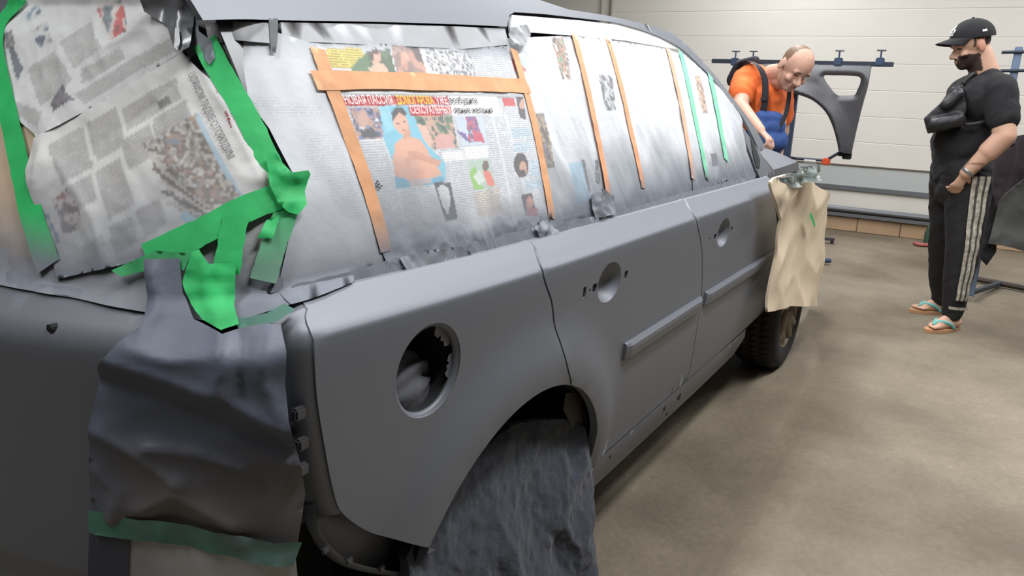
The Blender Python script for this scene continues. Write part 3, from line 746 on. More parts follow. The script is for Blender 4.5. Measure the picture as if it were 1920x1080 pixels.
art.poly([(732, 331), (748, 332), (765, 342), (800, 335), (822, 329), (829, 340), (735, 354)], (98, 170, 198)).poly([(757, 337), (800, 333), (804, 343), (762, 349)], (190, 176, 172))
art.poly([(846, 216), (897, 214), (906, 270), (863, 274)], (196, 208, 226)).photo([(866, 218), (884, 217), (899, 262), (872, 268)], [(196, 208, 226), (96, 80, 120), (196, 84, 96), (110, 90, 150), (205, 170, 160)], 110, 21)
art.poly([(850, 244), (866, 250), (872, 262), (868, 264), (852, 250)], (110, 90, 150)).poly([(878, 245), (895, 248), (902, 268), (880, 262)], (196, 74, 92))
art.poly([(868, 301), (911, 298), (923, 349), (881, 357)], (176, 196, 184)).poly([(872, 322), (884, 310), (890, 340), (900, 352), (882, 356)], (140, 190, 90)).poly([(898, 318), (912, 322), (922, 348), (906, 347)], (226, 120, 100)).oval((903, 310), 6, 10, (110, 84, 70)).poly([(880, 330), (893, 318), (902, 338), (890, 346)], (210, 220, 210))
art.poly([(806, 342), (837, 340), (850, 409), (828, 413)], (50, 50, 54)).poly([(812, 350), (824, 345), (834, 352), (838, 375), (832, 402), (824, 388), (818, 372)], (222, 222, 222))
art.poly([(880, 358), (928, 350), (938, 400), (890, 408)], (214, 206, 196), .75)
art.oval((970, 309), 13.5, 24, (60, 50, 46), -.12).oval((974, 314), 7, 12, (196, 150, 126), -.1).poly([(968, 318), (978, 318), (979, 330), (971, 331)], (64, 52, 48))
art.poly([(970, 364), (990, 361), (1000, 400), (978, 405)], (72, 62, 58)).oval((986, 380), 7, 12, (200, 140, 120)).poly([(980, 393), (1000, 388), (1003, 404), (982, 406)], (190, 80, 76))
art.poly([(960, 181), (974, 182), (980, 223), (968, 222)], (70, 60, 58)).oval((972, 196), 5, 9, (196, 150, 130)).poly([(934, 183), (957, 183), (960, 199), (938, 199)], (196, 62, 66), .0)
for q in ([(950, 240), (985, 238), (990, 255), (953, 258)], [(955, 270), (985, 265), (990, 280), (958, 285)], [(985, 300), (1003, 300), (1012, 330), (988, 332)], [(978, 338), (1008, 335), (1014, 352), (980, 356)]): art.poly(q, (196, 214, 226), .7)
for q in ([(668, 262), (706, 261), (710, 264), (668, 265)], [(820, 283), (860, 281), (864, 300), (826, 303)], [(862, 275), (906, 272), (909, 296), (866, 299)]): art.poly(q, (236, 236, 234), .3)
for ga, gb in (((712, 262), (752, 430)), ((772, 350), (795, 425)), ((858, 216), (905, 430)), ((912, 215), (955, 420)), ((938, 215), (985, 410)), ((800, 345), (822, 420))):
    art.ops.insert(0, ('p', np.array([SGLASS.hit(q) for q in (ga, (ga[0] + 5, ga[1]), (gb[0] + 5, gb[1]), gb)]), WHITE * .98, 0.0)) if ga[1] > 250 or ga[0] > 900 else None
art.mist(belt_mist(.14))
main = sheet('newspaper_page', 'colour newspaper page with a red headline and a bather photo, framed by tan tape', [(612, 152), (975, 154), (992, 215), (1030, 400), (1036, 438), (870, 484), (716, 503), (700, 440)], SGLASS, art, .009, lambda uv: .0009 * fbm(uv[:, 0] * 10, uv[:, 1] * 6, 3, 2) + .004 * np.clip(1 - (uv[:, 1] - zbelt(uv[:, 0])) / .06, 0, 1) * ridge(uv[:, 0] * 22, uv[:, 1] * 14, 31), .0032, edge=.005)
M_INKW = mat('print_white', (240, 236, 234), .8); M_INKY = mat('print_yellow', (240, 214, 60), .8); M_INKK = mat('print_black', (58, 56, 60), .8); M_INKR = mat('print_red', (150, 60, 58), .8); M_INKG = mat('print_grey', (120, 118, 118), .8)
lettering('headline', 'НОВАЯ ПАССИЯ', (638, 194), (728, 194), .0145, SGLASS, .0125, M_INKW, main, .004)
lettering('headline', 'ДОМОГАРОВА', (736, 194), (805, 194), .0145, SGLASS, .0125, M_INKY, main, .004)
lettering('headline', 'УЖЕ', (810, 194), (831, 194), .0145, SGLASS, .0125, M_INKW, main, .004)
lettering('headline', 'СЕКСУАЛЬНЫХ', (762, 212), (838, 212), .0140, SGLASS, .0125, M_INKW, main, .002)
lettering('headline', 'возбудила', (836, 193), (887, 193), .0125, SGLASS, .0125, M_INKK, main, .004)
lettering('headline', 'явные желания', (844, 211), (916, 211), .0125, SGLASS, .0125, M_INKK, main, .004)
lettering('headline', '-8-', (694, 353), (708, 352), .014, SGLASS, .0125, M_INKK, main, .01)
art = Art(SGLASS, WHITE * .95, .0)
art.poly([(604, 92), (672, 89), (680, 122), (650, 130), (614, 128)], (226, 206, 100), .8)
art.poly([(650, 128), (682, 95), (725, 92), (737, 138), (655, 136)], (92, 122, 78)).photo([(682, 95), (725, 92), (737, 138), (690, 137)], [(84, 112, 72), (70, 92, 62), (120, 140, 100)], 60, 4).oval((699, 107), 9, 14, (216, 170, 146)).poly([(686, 100), (696, 90), (708, 94), (705, 98), (694, 104), (692, 120)], (88, 62, 50)).poly([(684, 130), (696, 118), (712, 118), (724, 137), (690, 137)], (226, 186, 160))
art.photo([(726, 84), (780, 86), (797, 141), (738, 137)], [(110, 84, 76), (200, 150, 130), (150, 120, 110), (214, 176, 156)], 50, 12).oval((752, 108), 8, 13, (210, 160, 140)).oval((768, 104), 8, 13, (190, 140, 122)).poly([(752, 88), (780, 88), (790, 120), (776, 112), (766, 92)], (92, 76, 70))
art.photo([(792, 92), (878, 96), (886, 146), (803, 143)], [(206, 206, 206), (70, 70, 74), (226, 226, 226), (120, 120, 122), (210, 210, 210), (50, 50, 54)], 110, 17)
art.text([(878, 97), (952, 100), (962, 150), (887, 147)], .7).mist(lambda uv: .8 * np.clip((uv[:, 1] - 1.358 - .01 * fbm(uv[:, 0] * 8, uv[:, 1] * 4, 2, 3)) / .03, 0, 1))
sheet('newspaper_sheet', 'newspaper strip with a yellow text block above the tan framed page', [(570, 78), (945, 88), (968, 158), (592, 156)], SGLASS, art, .0065, side_wr(.0012, 6), .0045)
def side_art(sd): return Art(SGLASS, WHITE * .96, .0).mist(belt_mist(.15, .02)).mist(lambda uv: .10 * np.clip(fbm(uv[:, 0] * 30, uv[:, 1] * 3, 2, sd) + .2, 0, 1))
A4 = side_art(4)
A4.photo([(1030, 70), (1054, 70), (1068, 150), (1050, 150)], [(60, 60, 50), (110, 150, 120), (190, 130, 110), (80, 76, 66), (230, 226, 220), (70, 110, 140)], 90, 2)
A4.photo([(992, 211), (1018, 211), (1037, 314), (1016, 317)], [(120, 112, 130), (90, 76, 70), (180, 160, 130), (120, 104, 96), (150, 140, 160)], 60, 9)
A4.poly([(958, 110), (980, 112), (984, 135), (960, 133)], (206, 96, 92)).poly([(960, 105), (975, 104), (995, 130), (985, 133)], (196, 210, 214)).poly([(1062, 306), (1090, 301), (1108, 380), (1078, 384)], (170, 205, 224)).poly([(1088, 300), (1094, 300), (1106, 360), (1100, 360)], (110, 100, 96))
A4.photo([(1112, 300), (1118, 299), (1124, 345), (1116, 346)], [(120, 120, 122), (60, 60, 64), (210, 210, 210)], 120, 7)
for q in ([(985, 75), (1030, 72), (1045, 140), (1000, 140)], [(1060, 140), (1085, 138), (1100, 200), (1075, 200)], [(1035, 220), (1090, 215), (1105, 290), (1050, 295)], [(1040, 320), (1060, 318), (1075, 370), (1045, 375)]): A4.text(q, .30)
sheet('newspaper_sheet', 'newspaper sheet with a narrow colourful photo just right of the tan framed page', [(930, 72), (1078, 66), (1145, 380), (1146, 408), (1036, 440), (1005, 370), (962, 180)], SGLASS, A4, .004, wr1, .005)
A5 = side_art(5); A5.photo([(1116, 141), (1143, 141), (1151, 208), (1131, 209)], [(120, 120, 124), (70, 70, 76), (190, 190, 190), (90, 92, 98)], 80, 3)
for q in ([(1085, 80), (1125, 82), (1140, 135), (1095, 135)], [(1110, 215), (1155, 214), (1172, 290), (1125, 295)]): A5.text(q, .28)
sheet('newspaper_sheet', 'narrow newspaper strip with a dark photo between two close tan tapes', [(1068, 66), (1142, 74), (1208, 384), (1140, 410)], SGLASS, A5, .0065, side_wr(.002, 12), .006)
A6 = side_art(6)
for q in ([(1150, 95), (1235, 100), (1245, 150), (1160, 150)], [(1205, 160), (1235, 160), (1243, 215), (1210, 215)], [(1175, 235), (1250, 232), (1262, 290), (1190, 298)]): A6.text(q, .22)
sheet('newspaper_sheet', 'wide nearly blank newspaper sheet in the middle of the front door window', [(1134, 74), (1252, 92), (1300, 358), (1206, 384)], SGLASS, A6, .005, side_wr(.0026, 16), .008)
A7 = side_art(7); A7.text([(1262, 120), (1275, 120), (1290, 200), (1275, 200)], .3)
sheet('newspaper_sheet', 'slim newspaper strip between the last tan tape and the first green tape', [(1246, 92), (1282, 104), (1332, 350), (1295, 360)], SGLASS, A7, .0065, side_wr(.002, 18), .008)
A8 = side_art(8); A8.photo([(1299, 142), (1309, 142), (1325, 211), (1315, 213)], [(150, 100, 84), (210, 180, 150), (120, 84, 76), (226, 200, 180)], 80, 5); A8.poly([(1329, 287), (1340, 286), (1344, 309), (1333, 311)], (90, 88, 96))
for q in ([(1285, 120), (1298, 125), (1316, 215), (1303, 216)], [(1318, 220), (1332, 220), (1340, 270), (1325, 272)]): A8.text(q, .3)
sheet('newspaper_sheet', 'newspaper strip with a small brown photo between the two upright green tapes', [(1276, 100), (1334, 146), (1364, 334), (1328, 352)], SGLASS, A8, .005, side_wr(.002, 20), .007)
A9 = side_art(9); A9.mist(lambda uv: .35 * np.clip((uv[:, 0] - 3.0) / .3, 0, 1))
sheet('newspaper_sheet', 'foremost newspaper corner piece against the windscreen pillar', [(1326, 140), (1386, 218), (1396, 282), (1414, 330), (1360, 342)], SGLASS, A9, .0065, side_wr(.003, 22), .008)
# tan and green tapes
TAN = (216, 160, 118); GRN = (44, 178, 98)
bm_ = belt_mist(.075)
strip('masking_tape', 'level tan masking tape along the top of the bather page', [(578, 150), (700, 150), (850, 155), (982, 161)], .030, SGLASS, .0125, TAN, M_ORANGE, seed=1)
strip('masking_tape', 'wide slanting tan masking tape down the rear edge of the bather page', [(586, 90), (600, 130), (640, 238), (680, 350), (714, 470)], [.030, .030, .027], SGLASS, .0115, TAN, M_ORANGE, bm_, seed=2)
strip('masking_tape', 'tan masking tape down the front edge of the bather page', [(955, 92), (972, 150), (990, 215), (1008, 300), (1026, 408)], .026, SGLASS, .0115, TAN, M_ORANGE, bm_, seed=3)
strip('masking_tape', 'tan masking tape beside the photo with many small figures, front of the rear door window', [(1070, 66), (1096, 170), (1115, 260), (1136, 378)], .026, SGLASS, .0105, (222, 158, 118), M_ORANGE, bm_, seed=4)
strip('masking_tape', 'tan masking tape passing the small dark grey photo', [(1134, 75), (1158, 160), (1178, 250), (1200, 352)], .026, SGLASS, .0105, (222, 158, 118), M_ORANGE, bm_, seed=5)
strip('masking_tape', 'faint tan masking tape beside the first upright green tape', [(1247, 92), (1266, 170), (1281, 250), (1294, 335)], .030, SGLASS, .0105, (226, 176, 146), M_ORANGE, belt_mist(.10, .05), seed=6)
strip('masking_tape', 'pale green tape right beside the faint tan tape on the front window', [(1271, 96), (1288, 170), (1303, 245), (1321, 335)], .034, SGLASS, .0105, (130, 214, 176), M_GREEN, belt_mist(.08, .05), seed=7)
strip('masking_tape', 'foremost pale green tape near the windscreen pillar', [(1326, 140), (1337, 190), (1347, 245), (1357, 300)], .040, SGLASS, .0105, (130, 214, 176), M_GREEN, belt_mist(.06, .05), seed=8)
gall = lambda uv: np.full(len(uv), .93)
strip('belt_tape', 'grey sprayed tape along the belt line behind the rear door', [(545, 566), (640, 540), (760, 506), (872, 478)], .050, SGLASS, .012, (120, 125, 133), M_SATIN, gall, .0010, 11)
strip('belt_tape', 'lumpy grey sprayed tape under the bather page corner', [(868, 478), (950, 458), (1032, 438)], .046, SGLASS, .0125, (120, 125, 133), M_SATIN, gall, .0012, 12)
strip('belt_tape', 'pale folded tape end on the sill of the rear door window', [(1036, 434), (1075, 424), (1114, 412)], [.030, .036, .020], SGLASS, .014, (160, 165, 170), M_SATIN, gall, .002, 13)
strip('belt_tape', 'long grey sprayed tape along the front of the belt line', [(1116, 412), (1200, 390), (1282, 366), (1350, 348), (1412, 333)], .022, SGLASS, .010, (150, 155, 160), M_SATIN, gall, .0016, 14)
def scrap(name, label, px, sd, rgb=(128, 133, 141), surf=SGLASS, off=.016, amp=.012, mt=None, cat='paper scrap'):
    base = lin(rgb)
    o = panel(name, [tuple(surf.hit(p)) for p in px], surf, mt or M_SATIN, None, [], .006, off=off, disp=lambda uv: amp * (ridge(uv[:, 0] * 26, uv[:, 1] * 26, sd) * .5), edge=.006,
              paint=lambda uv: (np.tile(base, (len(uv), 1)) * (1 + .15 * fbm(uv[:, 0] * 40, uv[:, 1] * 40, 2, sd))[:, None], np.zeros(len(uv))))
    return tag(o, label, cat)
scrap('torn_paper', 'crumpled grey paper lump above the belt tape behind the rear door', [(735, 480), (790, 466), (850, 460), (872, 474), (800, 496), (745, 504)], 3, amp=.006)
scrap('torn_paper', 'upturned grey paper corner at the lower front of the bather page', [(985, 425), (1000, 412), (1022, 410), (1032, 434), (1000, 444)], 5)
scrap('torn_paper', 'bunched dark grey paper at the foot of the sheet with the narrow colourful photo', [(1098, 366), (1118, 352), (1138, 366), (1142, 400), (1105, 408)], 8, (120, 124, 132))
scrap('torn_paper', 'crumpled foil grey scrap at the roof step above the rear door', [(944, 52), (972, 46), (985, 66), (966, 88), (948, 86)], 11, (150, 152, 156), off=.016)

scrap('window_corner_paper', 'grey sprayed paper piece under the rear end of the roof band', [(388, 44), (440, 42), (504, 44), (506, 82), (440, 76), (396, 84)], 15, (150, 152, 155), WRAP, .012, .004, cat='masking paper')
scrap('window_gap_strip', 'dark upright strip added as the shaded gap between the two grey window edge papers', [(504, 36), (521, 36), (520, 74), (517, 100), (508, 98), (507, 74)], 16, (62, 70, 72), WRAP, .014, .002, cat='masking tape')  # dark strip stands in for the shade in the gap between the papers
def creases(lines, surf):
    L_ = [(np.array([surf.hit(p) for p in px]), a, w_) for px, a, w_ in lines]
    def fn(uv):
        r_ = np.zeros(len(uv))
        for P, a, w_ in L_: r_ = r_ + a * np.exp(-pdist(uv, P, False) / w_)
        return r_
    return fn
PCR = creases([([(205, 40), (160, 130), (105, 240), (80, 330)], .010, .022), ([(300, 10), (240, 70), (200, 90)], .006, .018), ([(350, 110), (300, 190), (200, 260)], -.006, .02), ([(380, 130), (430, 210), (490, 330)], .006, .02), ([(120, 300), (180, 400), (200, 480)], .008, .025), ([(330, 300), (240, 420)], .005, .02)], WRAP)
# ---- the rear screen and the rear corner
def rear_wr(a, sd): return lambda uv: a * (ridge(uv[:, 0] * 7 + uv[:, 1] * 5, uv[:, 1] * 6 - uv[:, 0] * 3, sd) * .6) + .15 * a * fbm(uv[:, 0] * 40, uv[:, 1] * 40, 2, sd)
lm_ = low_mist([(0, 480), (140, 510), (300, 500), (430, 520), (560, 480)], .13)
art = Art(WRAP, lin((196, 174, 150)), 0).mist(low_mist([(0, 500), (140, 525), (300, 520)], .10))
ksh = sheet('kraft_paper_sheet', 'beige masking paper over the left of the rear screen', [(-90, 40), (0, 30), (120, 60), (180, 300), (200, 480), (150, 555), (0, 530), (-90, 515)], WRAP, art, .003, rear_wr(.004, 3), .012, mt=M_SATIN, cat='masking paper')
art = Art(WRAP, lin((150, 153, 158)), 0).mist(lambda uv: .75 + 0 * uv[:, 0])
sheet('sprayed_paper_hem', 'grey sprayed paper hem along the foot of the rear screen', [(-60, 455), (60, 470), (110, 500), (200, 490), (300, 470), (320, 560), (280, 583), (140, 556), (0, 531), (-60, 520)], WRAP, art, .006, rear_wr(.005, 8), .010, mt=M_SATIN, cat='masking paper')
def rot_uv(a):
    ca, sa = math.cos(a), math.sin(a)
    return lambda uv: np.stack([uv[:, 0] * ca + uv[:, 1] * sa, -uv[:, 0] * sa + uv[:, 1] * ca], 1)
art = Art(WRAP, lin((216, 216, 215)), .0)
def para(P, q, k): art.poly(q, (204, 203, 200), k)
# paragraphs of the lower page: a grid in the page's own frame
o0, e1, e2 = np.array([88., 262.]), np.array([250., -150.]), np.array([75., 250.])
pg = lambda a, b: tuple(o0 + a * e1 + b * e2)
for (a0, a1, b0, b1) in ((.05, .27, .06, .36), (.30, .52, .06, .34), (.55, .95, .10, .26), (.05, .24, .40, .58), (.27, .46, .40, .75), (.49, .70, .30, .52), (.05, .20, .82, .99), (.25, .42, .80, 1.0), (.46, .62, .80, 1.0), (.72, .98, .28, .44)):
    art.poly([pg(a0, b0), pg(a1, b0), pg(a1, b1), pg(a0, b1)], (182, 181, 180), .34)
art.photo([(275, 268), (375, 212), (460, 372), (355, 418)], [(92, 86, 80), (160, 154, 146), (200, 197, 192), (112, 102, 94), (166, 138, 122), (120, 132, 146), (206, 203, 198)], 80, 6)
art.poly([(368, 216), (376, 212), (462, 370), (455, 374)], (170, 200, 216)).poly([(352, 392), (372, 412), (352, 424), (340, 405)], (160, 200, 220))
for k, c_ in enumerate([(196, 192, 186), (110, 96, 86), (206, 202, 196), (90, 80, 74), (190, 186, 180)]):
    a = np.array([283 + k * 8, 292 + k * 22.]); b = np.array([400 + k * 2, 400 + k * 3.]); art.poly([tuple(a), tuple(a + (6, -4)), tuple(b + (5, -3)), tuple(b)], c_)
art.photo([(108, 372), (138, 352), (162, 395), (158, 425), (128, 440)], [(50, 46, 50), (110, 96, 96), (200, 190, 190), (150, 90, 90), (60, 56, 60)], 70, 2)
art.poly([(92, 400), (98, 398), (122, 450), (114, 455)], (80, 120, 136)).photo([(296, 190), (320, 178), (326, 192), (303, 206)], [(40, 42, 46), (90, 96, 90), (150, 150, 146)], 90, 4)
art.mist(lm_)
pageL = sheet('newspaper_sheet', 'large crumpled newspaper page with a crowd photo over the rear screen', [(78, 258), (200, 190), (345, 98), (358, 112), (400, 150), (440, 205), (480, 280), (518, 350), (430, 405), (350, 445), (290, 480), (115, 520), (98, 450), (60, 320)], WRAP, art, .008, lambda uv: rear_wr(.0060, 5)(uv) + PCR(uv), .0042, uvf=rot_uv(1.05))
lettering('headline', 'ЦОРИОМ ТАДИЕ С ГОРОДИМ', (358, 140), (430, 296), .0115, WRAP, .016, M_INKG, pageL, .0)
lettering('headline', 'афиша', (424, 208), (436, 238), .010, WRAP, .016, M_INKR, pageL, .01)
art = Art(WRAP, lin((208, 209, 209)), .0)
for q in ([(150, 175), (250, 110), (330, 70), (345, 90), (270, 130), (165, 195)], [(60, 130), (110, 95), (150, 150), (85, 200)], [(120, 80), (175, 40), (200, 90), (150, 130)], [(40, 190), (90, 210), (80, 240), (35, 210)], [(165, 130), (230, 90), (240, 110), (160, 160)]):
    art.poly(q, (180, 179, 178), .34)
art.photo([(185, 15), (232, 0), (246, 58), (216, 76)], [(70, 60, 58), (190, 60, 56), (206, 196, 190), (90, 110, 120), (60, 60, 64)], 60, 2)
art.photo([(48, 28), (80, 8), (88, 30), (62, 44)], [(110, 140, 160), (196, 200, 200), (70, 90, 110)], 50, 3).photo([(68, 60), (96, 40), (108, 78), (88, 92)], [(60, 76, 96), (196, 196, 196), (80, 96, 116)], 60, 4)
art.poly([(25, 90), (36, 85), (52, 130), (40, 152), (34, 130)], (86, 96, 108)).photo([(104, 195), (128, 155), (150, 186), (112, 208)], [(60, 58, 70), (110, 104, 116), (70, 70, 84)], 60, 7).photo([(14, 66), (36, 58), (40, 84), (20, 92)], [(150, 150, 150), (90, 90, 94)], 80, 9)
sheet('newspaper_sheet', 'upper rear newspaper page with small colour photos, folded under the crowd page', [(-10, 62), (40, -30), (300, -60), (330, 40), (346, 96), (240, 165), (82, 258), (48, 230), (22, 165)], WRAP, art, .0065, lambda uv: rear_wr(.0060, 11)(uv) + PCR(uv), .0042, uvf=rot_uv(1.05))
# spoiler corner wrapped in film
art = Art(WRAP, lin((120, 122, 126)), 0)
sheet('spoiler_wrap', 'crumpled grey plastic wrapped over the roof spoiler corner', [(268, -40), (372, -40), (372, 20), (366, 90), (350, 98), (338, 88), (320, 50), (285, 25)], WRAP, art, .020, lambda uv: .012 * ridge(uv[:, 0] * 14, uv[:, 1] * 12, 6), .008, mt=vcol('grey_plastic_film', .3, .5, metal=.3), cat='plastic film')
art = Art(WRAP, lin((226, 228, 230)), 0)  # white sheet added as a painted highlight on the crumpled film
sheet('film_highlight', 'bright upright strip added as a highlight on the film beside the roof corner', [(342, 56), (348, 50), (351, 80), (346, 96), (340, 90)], WRAP, art, .036, None, .005, mt=M_SATIN, cat='plastic film')
art = Art(WRAP, lin((92, 98, 108)), 0)
sheet('pillar_film', 'dark grey film down the roof pillar beside the green tape', [(346, 14), (372, 12), (378, 60), (402, 78), (408, 110), (398, 122), (378, 96), (362, 108), (352, 96), (362, 60)], WRAP, art, .014, lambda uv: .006 * ridge(uv[:, 0] * 18, uv[:, 1] * 12, 9), .008, mt=M_SATIN, cat='plastic film')
# green tapes at the rear
lm2 = low_mist([(0, 470), (140, 500), (300, 480), (430, 540), (560, 470)], .05)
strip('masking_tape', 'long curved green tape down the left of the rear screen', [(52, -12), (18, 40), (6, 95), (22, 180), (45, 290), (68, 390), (102, 495)], .036, WRAP, .0125, GRN, M_GREEN, lm2, seed=21)
strip('masking_tape', 'long slanting green tape down the rear pillar from the roof corner', [(388, 78), (410, 122), (450, 190), (485, 258), (516, 330)], [.040, .034, .034], WRAP, .016, GRN, M_GREEN, None, seed=22)
strip('masking_tape', 'green tape running down left from the tape knot under the crowd page', [(552, 358), (500, 372), (440, 398), (370, 436), (282, 476)], [.034, .034, .036], WRAP, .018, GRN, M_GREEN, None, seed=23)
strip('masking_tape', 'short upright green tape below the crowd page, left of two', [(446, 400), (438, 440), (428, 505)], .032, WRAP, .020, GRN, M_GREEN, None, seed=24)
strip('masking_tape', 'fading green tape slanting down from the tape knot', [(556, 330), (530, 410), (512, 460), (494, 520)], .032, WRAP, .0175, (60, 170, 104), M_GREEN, lambda uv: .65 * np.clip((1.13 - uv[:, 1]) / .08, 0, 1), seed=25)
scrap('masking_tape', 'torn green tape knot sticking out at the rear pillar', [(500, 282), (516, 280), (528, 300), (545, 318), (574, 314), (578, 322), (568, 350), (572, 376), (556, 396), (540, 392), (520, 372), (506, 340)], 4, GRN, WRAP, .024, .010, M_GREEN, 'masking tape')
scrap('masking_tape', 'small torn green tape flap under the tape knot', [(500, 408), (525, 398), (512, 440), (484, 440)], 6, GRN, WRAP, .020, .006, M_GREEN, 'masking tape')
scrap('masking_tape', 'large green tape patch above the tail lamp opening', [(366, 466), (380, 460), (398, 486), (446, 484), (443, 560), (452, 595), (420, 606), (385, 588), (365, 560), (350, 520)], 7, GRN, WRAP, .022, .010, M_GREEN, 'masking tape')
scrap('masking_tape', 'green tape end patch left of the large patch', [(222, 500), (270, 478), (300, 464), (366, 468), (352, 500), (290, 500), (240, 512)], 9, (62, 160, 100), WRAP, .019, .006, M_GREEN, 'masking tape')
scrap('masking_tape', 'dull grey green tape at the shoulder corner of the quarter panel', [(440, 590), (500, 578), (532, 560), (552, 570), (520, 592), (452, 606)], 10, (58, 104, 90), WRAP, .018, .008, M_GREEN, 'masking tape')
art = Art(WRAP, lin((168, 170, 174)), .0)
for q in ([(470, 430), (500, 420), (480, 520), (455, 530)], [(370, 440), (425, 415), (425, 470), (385, 480)]): art.poly(q, (206, 206, 204), .25)
art.mist(low_mist([(280, 560), (430, 560), (560, 540)], .10))
sheet('pillar_paper', 'wrinkled pale paper on the lower rear pillar behind the green tapes', [(285, 480), (440, 395), (556, 352), (545, 430), (520, 520), (548, 566), (500, 582), (430, 604), (300, 585)], WRAP, art, .005, rear_wr(.007, 14), .007, cat='masking paper')
# tail lamp cover and what hangs below it
LCR = creases([([(210, 655), (330, 690), (430, 725), (545, 790)], .026, .030), ([(200, 700), (300, 730), (400, 775), (520, 810)], -.016, .025), ([(206, 790), (280, 830), (340, 880)], .020, .022),
               ([(290, 815), (380, 830), (460, 855)], .016, .014), ([(425, 610), (428, 660), (415, 705)], .014, .014), ([(250, 625), (330, 655), (420, 640)], .016, .018), ([(300, 500), (310, 560), (285, 600)], .014, .014),
               ([(460, 620), (455, 720)], -.012, .014), ([(500, 600), (490, 690), (530, 760)], .014, .02), ([(280, 930), (340, 900), (440, 960)], .016, .016), ([(560, 850), (480, 820), (440, 800)], .012, .014), ([(200, 860), (240, 900), (230, 950)], .014, .02)], WRAP)
def bag(sd, a=.020):
    def fn(uv):
        return (LCR(uv) if a > .018 else 0) + a * .25 * ridge(uv[:, 0] * 4 - uv[:, 1] * 3.5, uv[:, 1] * 5 + uv[:, 0] * 2, sd, 2) + .06 * a * fbm(uv[:, 0] * 22, uv[:, 1] * 20, 2, sd + 5) + .004
    return fn
def lampcol(uv):
    a = np.clip((.86 - uv[:, 1]) / .12 + .25 * fbm(uv[:, 0] * 7, uv[:, 1] * 7, 3, 2), 0, 1)[:, None]
    e = np.clip((uv[:, 0] - uv[:, 0].min()) / .07, 0, 1)[:, None]; a = a * e
    return lin((88, 94, 108)) * (1 - a) + lin((104, 101, 103)) * a, np.zeros(len(uv))
lc = panel('tail_lamp_cover', [tuple(W(p)) for p in [(284, 476), (345, 476), (352, 540), (372, 586), (425, 606), (500, 588), (526, 592), (536, 640), (534, 700), (540, 760), (562, 850), (570, 905), (556, 1000), (400, 985), (250, 962), (192, 960), (188, 860), (192, 780), (204, 672), (246, 622), (288, 590)]], WRAP, M_SATIN, None, [], .007, off=.022, disp=bag(21), paint=lampcol, edge=.008)
tag(lc, 'dark grey sprayed paper bagged over the tail lamp opening', 'masking paper')
strip('masking_tape', 'greyish green tape band across the bottom of the tail lamp paper', [(190, 950), (260, 962), (340, 972), (430, 990), (500, 1004), (556, 1006)], .034, WRAP, .040, (64, 120, 98), M_GREEN, lambda uv: .35 + .35 * fbm(uv[:, 0] * 18, uv[:, 1] * 18, 2, 3), .003, 31)
art = Art(WRAP, lin((176, 178, 178)), 0).mist(lambda uv: .85 * np.clip(.35 + .8 * fbm(uv[:, 0] * 9, uv[:, 1] * 5, 3, 6), 0, 1) * np.clip(.2 + (uv[:, 0] - uv[:, 0].min()) * 0 + .6, 0, 1), (110, 110, 114))
sheet('masking_sheet', 'pale metallic grey paper hanging below the greyish green tape band', [(255, 970), (400, 990), (552, 1010), (560, 1090), (640, 1280), (640, 1400), (190, 1400), (188, 1100)], WRAP, art, .026, bag(27, .014), .010, mt=M_SATIN, cat='masking paper')
art = Art(WRAP, lin((62, 68, 82)), 0)
sheet('masking_sheet', 'very dark paper edge strip at the left of the tail lamp paper', [(190, 950), (262, 965), (256, 1090), (250, 1400), (170, 1400), (188, 1000)], WRAP, art, .030, bag(33, .010), .010, mt=M_SATIN, cat='masking paper')

# ---- cloth over the rear wheel, rag in the filler, paper over the front wheel arch
def fcl(x, z): return .775 - .10 * np.clip((.62 - np.asarray(z)) / .6, 0, 1) ** .9 + .04 * np.clip((np.asarray(x) - 1.60) / .12, 0, 1) ** 2 + .05 * np.clip((np.asarray(z) - .56) / .1, 0, 1) ** 2
CL = Side(fcl)
def clip0(l): return [(a, max(b, .012)) for a, b in l]
cl_out = clip0([tuple(CL.hit(p)) for p in [(750, 1040), (790, 985), (832, 925), (890, 846), (950, 796), (1010, 786), (1062, 784), (1092, 800), (1110, 815), (1114, 846), (1112, 920), (1110, 1000), (1108, 1070)]]) + [(1.72, .012), (.90, .012)]
fold = lambda uv: (.020 * ridge(uv[:, 0] * 4.5 + 2.2 * uv[:, 1], uv[:, 1] * 3.6 - uv[:, 0] * 2.0, 3, 2) + .006 * ridge(uv[:, 0] * 11, uv[:, 1] * 10 + 3 * uv[:, 0], 8, 2) + .003 * fbm(uv[:, 0] * 45, uv[:, 1] * 45, 3, 4)) * np.clip(.35 + (.62 - uv[:, 1]) * 2, 0, 1) * np.clip((1.72 - uv[:, 0]) / .12, .15, 1)
tag(panel('wheel_cover_cloth', cl_out, CL, M_CLOTH, None, [], .007, disp=fold, flange=.02, edge=.008), 'dark blue grey painted cloth draped over the rear wheel', 'cloth')
rg = np.array(S((793, 732)))
def rag(s, t):
    th = s * 2 * math.pi; ph = t * math.pi
    cs, sn = np.cos(th) * 1.3, np.sin(th) * 1.3; lump = 1 + .13 * ridge(cs + t * 1.2, sn + 3 + t, 5, 2) + .05 * vnoise(cs * 3, sn * 3 + t * 3, 2)
    r_ = np.sin(ph) * lump
    return np.stack([rg[0] + .068 * np.cos(ph) * lump - .004, .772 + .026 * r_ * np.cos(th), rg[1] - .012 + .060 * r_ * np.sin(th)], 1)
tag(grid('filler_rag', rag, 60, 30, M_RAG), 'grey sprayed rag stuffed in the round fuel filler opening', 'rag')
def fk(x, z): return .650 - .030 * np.sin(np.clip((np.asarray(x) - 3.2) / 1.2, 0, 1) * math.pi) * np.clip(.3 + (1.0 - np.asarray(z)), 0, 1) + .16 * np.clip((np.asarray(x) - 4.25) / .4, 0, 1) ** 2
KS = Side(fk)
